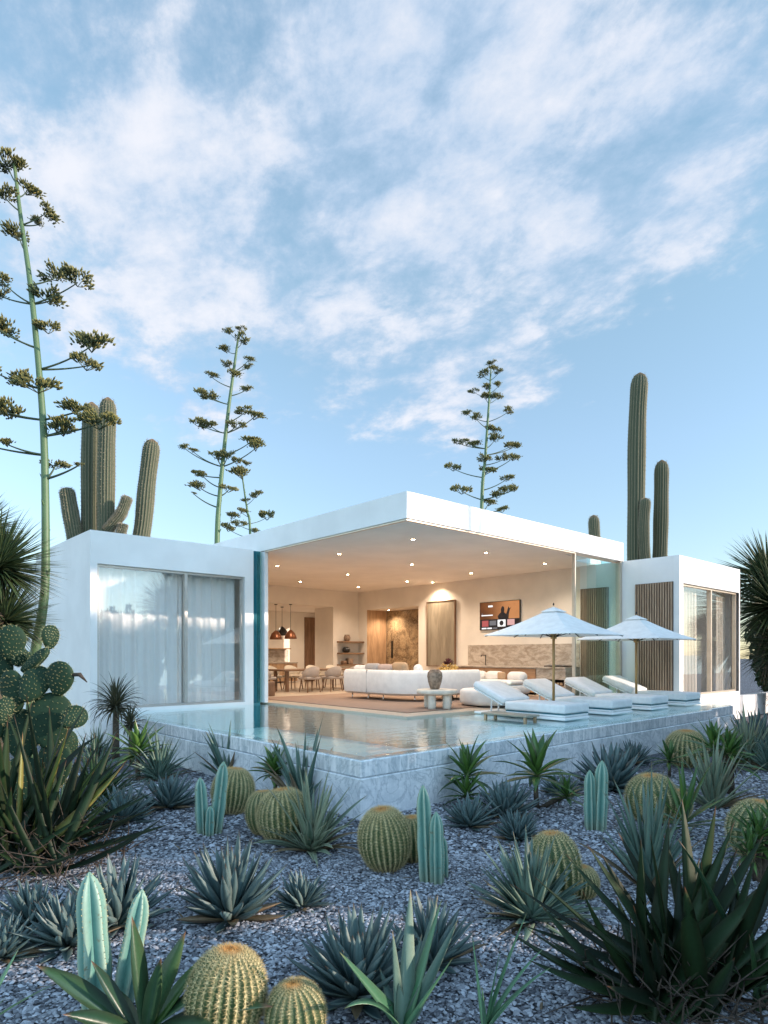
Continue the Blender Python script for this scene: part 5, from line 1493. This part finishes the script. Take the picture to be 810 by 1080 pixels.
# ---- flowering agave stalks
fl = []
def flower_mesh(seed, n=230):
    r = random.Random(seed); m = MB()
    cl = [(r.uniform(-.33, .33), r.uniform(-.33, .33), r.uniform(-0.02, 0.1)) for _ in range(7)]
    for i in range(n):
        c_ = r.choice(cl)
        b = Vector((c_[0] + r.gauss(0, .10), c_[1] + r.gauss(0, .10), c_[2] + r.uniform(-0.02, 0.16)))
        d = (Vector((b.x*1.1, b.y*1.1, 0.30)) + Vector((r.uniform(-.25, .25), r.uniform(-.25, .25), r.uniform(-.1, .25)))).normalized()
        L = r.uniform(0.10, 0.20); t_ = r.random()
        s1 = d.cross(Vector((0.2, 0.9, 0.3))).normalized()*0.034; s2 = d.cross(s1).normalized()*0.034
        mid = b + d*L*0.45
        m.add([b, mid+s1, mid+s2, mid-s1, mid-s2, b+d*L], [(0, 1, 2), (0, 2, 3), (0, 3, 4), (0, 4, 1), (5, 2, 1), (5, 3, 2), (5, 4, 3), (5, 1, 4)], [(t_, 0, 0)] + [(t_, 0.35 + 0.2*t_, 0)]*4 + [(t_, 1, 0)], smooth=False)
    for c_ in cl:
        m.tube([(0, 0, -0.16), (c_[0]*0.5, c_[1]*0.5, -0.06), (c_[0], c_[1], c_[2]+0.02)], 0.013, 4)
    o = m.build('flower_cluster', M['flower']); me_ = o.data
    bpy.data.objects.remove(o); return me_
for k in range(4): fl.append(flower_mesh(k+1))
def stalk(label, d, path, w0, w1, tips, seed, size=12):
    r = random.Random(seed); b0 = at(path[0][0], d, GZ)
    t = empty('agave_flower_stalk', b0, label=label, cat='agave stalk', group='flowering agave stalks')
    pts = [P3(x, y, d) - b0 for x, y in path]; pts[0].z = 0.0
    dense = []; k = len(pts)-1; n = 36
    for i in range(n+1):
        f = i/n*k; a = min(k-1, int(f)); u = f-a
        p0, p1, p2, p3 = pts[max(0, a-1)], pts[a], pts[a+1], pts[min(k, a+2)]
        dense.append(0.5*((2*p1) + (p2-p0)*u + (2*p0-5*p1+4*p2-p3)*u*u + (3*p1-p0-3*p2+p3)*u**3))
    rr = [(w0 + (w1-w0)*(i/n)**1.1)*d/F/2 for i in range(n+1)]
    m = MB(); m.tube(dense, rr, 12, rnd=0.4)
    for i in range(2, n-2):                              # small bracts up the stalk
        if r.random() < 0.8:
            a = r.uniform(0, 6.28); m.leaf(dense[i] + Vector((math.cos(a), math.sin(a), 0))*rr[i]*0.9, a, R(r.uniform(50, 80)), rr[i]*r.uniform(1.4, 2.4), rr[i]*0.7, 0.2, 0.2, 0.2, 'agave', 3, rnd=0.3)
    m.build('stalk', M['stalk'], t)
    for q_ in tips:
        tx, ty = q_[:2]; cw = (q_[2] if len(q_) > 2 else size)
        dd = r.uniform(-0.5, 0.5)*min(abs(tx - path[-1][0]) + 6, 26)*d/F
        tip = P3(tx, ty + cw*0.30, d + dd) - b0
        # where the branch leaves the stalk: a little lower than its tip
        drop = min(0.22*abs(tx-path[len(path)//2][0]) + 5, 24)*d/F
        zt = tip.z - drop
        i = min(range(n+1), key=lambda j: abs(dense[j].z - zt)); st_ = dense[i]
        mid = st_.lerp(tip, 0.55); mid.z = st_.z + (tip.z-st_.z)*0.28
        m = MB(); pts_ = []
        for j in range(9):
            u = j/8; pts_.append(st_*(1-u)**2 + mid*2*u*(1-u) + tip*u*u)
        rb = max(0.011, rr[i]*0.34); m.tube(pts_, [rb*(1-0.45*j/8) for j in range(9)], 6)
        br_ = m.build('branch', M['stalkdark'], t)
        fo = bpy.data.objects.new('flower_cluster', r.choice(fl)); COL.objects.link(fo); fo.parent = br_
        fo.location = tip; s_ = cw*1.12*d/F; fo.scale = (s_, s_, s_*r.uniform(0.85, 1.15)); fo.rotation_euler = (r.uniform(-.2, .2), r.uniform(-.2, .2), r.uniform(0, 6.28))
    return t
stalk('tallest and nearest flowering agave stalk, left of the left wing', 9.0, [(30, 830), (36, 700), (44, 650), (48, 600), (47, 480), (42, 400), (32, 300), (22, 230), (15, 172)], 11.5, 3, [
    (8, 166, 26), (20, 172, 20), (28, 195, 22), (5, 201, 22), (48, 219, 20), (42, 232, 14), (20, 242, 24), (60, 284, 26), (82, 290, 26), (54, 308, 29), (50, 341, 23), (2, 290, 18), (0, 306, 20), (9, 342, 30), (-16, 330, 24), (97, 353, 38), (92, 378, 26), (18, 395, 24), (40, 399, 32), (-14, 380, 26), (9, 426, 32), (-20, 420, 28), (84, 425, 28), (104, 438, 30), (66, 444, 32), (8, 464, 16), (58, 485, 22), (83, 488, 9), (-22, 460, 24)], 3)
stalk('tall flowering agave stalk rising between the left wing and the main roof', 23.0, [(227, 740), (229, 573), (232, 520), (240, 440), (248, 380), (252, 350)], 6.5, 1.6, [
    (242, 347), (255, 345, 9), (257, 354, 15), (239, 366, 13), (240, 381, 12), (245, 391, 14), (262, 377, 10), (262, 384, 10), (222, 393, 12), (260, 407, 13), (212, 411, 15), (224, 415, 15), (258, 430, 16), (268, 435, 16), (210, 442, 17), (222, 444, 16), (249, 445, 15), (264, 461, 18), (270, 467, 18), (194, 469, 11), (203, 473, 9), (228, 477, 14), (240, 477, 15), (208, 496, 13), (214, 499, 10), (211, 509, 18), (241, 512, 16), (204, 519, 5)], 5)
stalk('shortest flowering agave stalk close beside the one left of the roof', 24.5, [(266, 740), (264, 568), (261, 540), (258, 520), (255, 498)], 3, 1.4, [
    (256, 495, 22), (249, 484, 11), (260, 487, 9), (270, 519, 13), (281, 541, 16), (244, 541, 14), (254, 536, 12), (241, 554, 14), (252, 550, 12), (268, 558, 10), (259, 526, 9)], 6)
stalk('flowering agave stalk standing alone behind the right part of the main roof', 21.5, [(507, 740), (508, 540), (512, 480), (516, 420), (518, 386)], 4.6, 1.2, [
    (519, 380, 9), (521, 386, 10), (509, 392, 13), (527, 389, 9), (513, 406, 10), (526, 404, 9), (500, 411, 9), (512, 416, 11), (519, 416, 9), (525, 416, 11), (492, 433, 11), (502, 438, 11), (536, 431, 11), (522, 450, 14), (522, 459, 15), (482, 464, 10), (489, 463, 8), (498, 466, 14), (538, 467, 13), (544, 467, 12), (512, 480, 15), (532, 480, 13), (540, 480, 13), (478, 490, 14), (513, 493, 15), (534, 502, 12), (487, 513, 17), (535, 513, 14), (542, 513, 12), (524, 519, 14), (515, 528, 12), (529, 535, 13)], 7)

# ---- tall yuccas at the edges
def yucca_head(seed, n=520, W=0.05, down=-0.6):
    r = random.Random(seed); m = MB()
    for i in range(n):
        z = down + (1-down)*((i+0.5)/n); az = i*2.39996; el = math.asin(max(-1, min(1, z)))
        m.leaf((0.05*math.cos(az), 0.05*math.sin(az), 0.05*z), az, el + r.uniform(-.08, .08), r.uniform(0.72, 1.08), W*r.uniform(0.8, 1.2), r.uniform(0.0, 0.35), 0.2, 0.35, 'sword', 5, rnd=r.random())
    return m
def tree_yucca(loc, heads, label, group=None, skirt=True):
    t = empty('tree_yucca', loc, label=label, cat='yucca', group=group)
    for i, (x, y, z, s_) in enumerate(heads):
        m = MB(); m.tube([(x*0.15, y*0.15, -0.03), (x*0.6, y*0.6, z*0.5), (x, y, z)], [0.14, 0.11, 0.09], 10); m.build('trunk', M['trunk'], t)
        h = yh.copy(); COL.objects.link(h); h.parent = t; h.location = (x, y, z); h.scale = (s_, s_, s_); h.rotation_euler = (0, 0, i*1.3)
        if skirt:
            k = ys.copy(); COL.objects.link(k); k.parent = t; k.location = (x, y, z-0.1*s_); k.scale = (s_*0.75, s_*0.75, s_); k.rotation_euler = (0, 0, i)
yh = yucca_head(4).build('leaf_head', M['palmleaf']); yh0 = yh
r = random.Random(9); m = MB()
for i in range(140):
    az = i*2.39996; m.leaf((0.06*math.cos(az), 0.06*math.sin(az), -r.uniform(0, 0.7)), az, R(r.uniform(-80, -35)), r.uniform(0.6, 0.95), 0.035, R(25), 0.2, 0.35, 'sword', 5, rnd=r.random())
ys = m.build('dry_skirt', M['dracdry'])
tree_yucca(at(-12, 8.2, GZ), [(0.1, 0.0, zat(598, 8.2)-GZ, 0.80), (0.2, 0.1, zat(655, 8.2)-GZ, 0.70), (-0.1, 0.2, zat(560, 8.2)-GZ, 0.62)], 'dark tree yucca with spiky round heads at the left edge', skirt=False)
tree_yucca(at(818, 17.5, GZ), [(0.0, 0.0, zat(640, 17.5)-GZ, 1.65), (0.1, -0.3, zat(680, 17.5)-GZ, 1.5), (0.5, 0.3, zat(610, 17.5)-GZ, 1.5)], 'dark tree yucca with a shaggy dry skirt at the right edge')
tree_yucca((13.4, -3.0, GZ), [(0.0, 0.0, 2.45, 0.66), (0.2, 0.1, 1.7, 0.5)], 'tree yucca outside the frame facing the right wing window')
tree_yucca((2.75, -6.3, GZ), [(0.0, 0.0, 3.35, 1.4)], 'tree yucca outside the frame facing the left wing window', skirt=False)
bpy.data.objects.remove(yh0); bpy.data.objects.remove(ys)

# ---- shrubs and trees
def crown_mesh(seed, n, clumps, leaf, squash=1.0):
    g = np.random.default_rng(seed)
    c = g.normal(size=(clumps, 3)); c /= np.linalg.norm(c, axis=1)[:, None]; c *= (g.random(clumps)[:, None])**0.45*0.8; rad = g.uniform(0.20, 0.36, clumps)
    w = g.integers(0, clumps, n)
    dv = g.normal(size=(n, 3)); dv /= np.linalg.norm(dv, axis=1)[:, None]
    p = c[w] + dv*rad[w][:, None]*(g.random(n)[:, None])**0.4; p[:, 2] *= squash
    a = g.normal(size=(n, 3)); a /= np.linalg.norm(a, axis=1)[:, None]
    b = np.cross(a, g.normal(size=(n, 3))); b /= np.linalg.norm(b, axis=1)[:, None]
    L = leaf*g.uniform(0.7, 1.3, n)[:, None]
    V = np.stack([p - a*L, p + b*L*0.42, p + a*L, p - b*L*0.42], 1).reshape(-1, 3)
    rn = np.repeat(g.random(n)*0.5 + np.repeat(0.0, n) + (g.random(clumps)[w])*0.5, 4)
    m = MB(); m.v = [tuple(x) for x in V]; m.f = [(4*i, 4*i+1, 4*i+2, 4*i+3) for i in range(n)]; m.sm = [False]*n; m.c = [(x, 0.3, 0) for x in rn]
    return m
def woody(name, loc, r3, zc, crown_src, label, cat, group=None, th=0.10):
    t = empty(name, loc, label=label, cat=cat, group=group)
    m = MB(); m.tube([(0, 0, -0.05), (0.05, 0.03, zc*0.5), (0.0, 0.0, zc)], [th*1.3, th, th*0.6], 8)
    for k in range(5):
        a = k*1.3; m.tube([(0.02, 0.01, zc*0.7), (r3[0]*0.3*math.cos(a), r3[1]*0.3*math.sin(a), zc), (r3[0]*0.6*math.cos(a), r3[1]*0.6*math.sin(a), zc + r3[2]*0.3)], [th*0.5, th*0.35, th*0.15], 6)
    m.build('trunk', M['trunk'], t)
    c = bpy.data.objects.new('crown', crown_src); COL.objects.link(c); c.parent = t; c.location = (0, 0, zc); c.scale = r3; c.rotation_euler = (0, 0, loc[0]*1.7)
    return t
def cmesh(m, mat):
    o = m.build('crown', mat); me_ = o.data; bpy.data.objects.remove(o); return me_
CA = cmesh(crown_mesh(1, 7000, 34, 0.075), M['bushleaf']); CB = cmesh(crown_mesh(2, 2600, 26, 0.06), M['mauve']); CC = cmesh(crown_mesh(3, 5200, 30, 0.085), M['bushleaf'])
woody('flowering_shrub', at(826, 24.0, GZ), (1.5, 1.5, 1.6), 3.1, CB, 'tall shrub with mauve bracts above the yucca at the right edge', 'shrub')
woody('dark_shrub', at(842, 22.0, GZ), (2.0, 1.6, 1.9), 1.7, CC, 'dense dark shrub filling the gap beside the yucca at the right edge', 'shrub')
for i, (x, y, rx, rz, zc) in enumerate([(5.9, -9.2, 1.25, 2.6, 3.85), (7.5, -8.9, 1.3, 2.7, 3.7), (9.2, -9.3, 1.35, 2.7, 3.8), (10.6, -9.0, 1.2, 2.6, 3.7), (5.4, -10.7, 1.3, 2.8, 4.0), (6.9, -10.6, 1.3, 2.8, 4.1), (8.5, -10.9, 1.35, 2.8, 4.1), (10.1, -10.7, 1.3, 2.8, 4.0)]):  # unseen trees added to keep sun off the open room and wing
    woody('caster_tree', (x, y, GZ), (rx, rx, rz), zc, CC, 'leafy shade-casting tree added behind the viewpoint, number %s from the sea side' % ('one', 'two', 'three', 'four', 'five', 'six', 'seven', 'eight')[i], 'tree', 'added shade trees behind the viewpoint')
for i, (x, y) in enumerate([(5.1, -10.1), (6.5, -10.3), (7.9, -10.1), (9.3, -10.3)]):  # unseen crowns added to close sun gaps on the left wing
    woody('caster_round_pine', (x, y, GZ), (1.45, 1.45, 0.8), 5.95, CA, 'low round crowned pine added to cast shade behind the viewpoint, number ' + ('one', 'two', 'three', 'four')[i], 'tree', 'added round shade pines behind the viewpoint', 0.1)
for i, (x, y) in enumerate([(6.2, -9.9), (8.2, -10.1)]):  # unseen high crowns added to shade the top of the left wing
    woody('caster_umbrella_pine', (x, y, GZ), (1.75, 1.75, 0.6), 8.0, CA, ('nearer', 'farther')[i] + ' flat crowned umbrella pine added to cast shade behind the viewpoint', 'tree', 'added shade pines behind the viewpoint', 0.04)
for i, (x, y, r_, h_) in enumerate([(-5.5, -9.6, 1.0, 0.75), (-3.6, -9.5, 1.1, 0.9), (-1.8, -9.7, 1.05, 1.0), (0.0, -9.6, 1.1, 1.15), (1.6, -9.8, 1.1, 1.75), (3.2, -9.7, 1.2, 2.0), (4.7, -9.6, 1.2, 2.0), (2.4, -10.3, 1.1, 2.2), (0.8, -10.3, 1.1, 1.9), (6.1, -8.6, 1.1, 1.6), (7.7, -8.4, 1.1, 1.6), (9.3, -8.6, 1.1, 1.6), (10.6, -8.4, 1.0, 1.3), (11.9, -8.8, 1.0, 0.85), (13.4, -8.6, 1.1, 0.75), (15.0, -8.7, 1.1, 0.7), (16.8, -8.6, 1.1, 0.7), (18.6, -8.6, 1.1, 0.7)]):  # unseen shrubs added to keep the gravel and pool wall in shade
    woody('shrub', (x, y, GZ), (r_, r_*0.8, h_), h_*0.85, CA, 'rounded evergreen shrub added to cast shade in the hedge row behind the viewpoint', 'shrub', 'added shade hedge shrubs behind the viewpoint', 0.04)

# ---- dry leaf scraps lying on the gravel
r = random.Random(77); m = MB()
for i in range(420):
    d = math.sqrt(r.uniform(2.5**2, 9.0**2)); p = at(r.uniform(-30, 840), d, GZ + r.uniform(0.012, 0.022))
    if p.x > -3.2 and p.y > -2.65: continue
    m.leaf(p, r.uniform(0, 6.28), r.uniform(0.0, 0.35), r.uniform(0.03, 0.11), r.uniform(0.006, 0.016), r.uniform(-0.6, 1.0), 0.2, 0.5, 'sword', 4, rnd=1.5 if r.random() < 0.8 else r.random())
tag(m.build('leaf_litter', M['dracdry']), 'scattered dry leaf scraps on the grey gravel', 'leaf litter', kind='stuff')
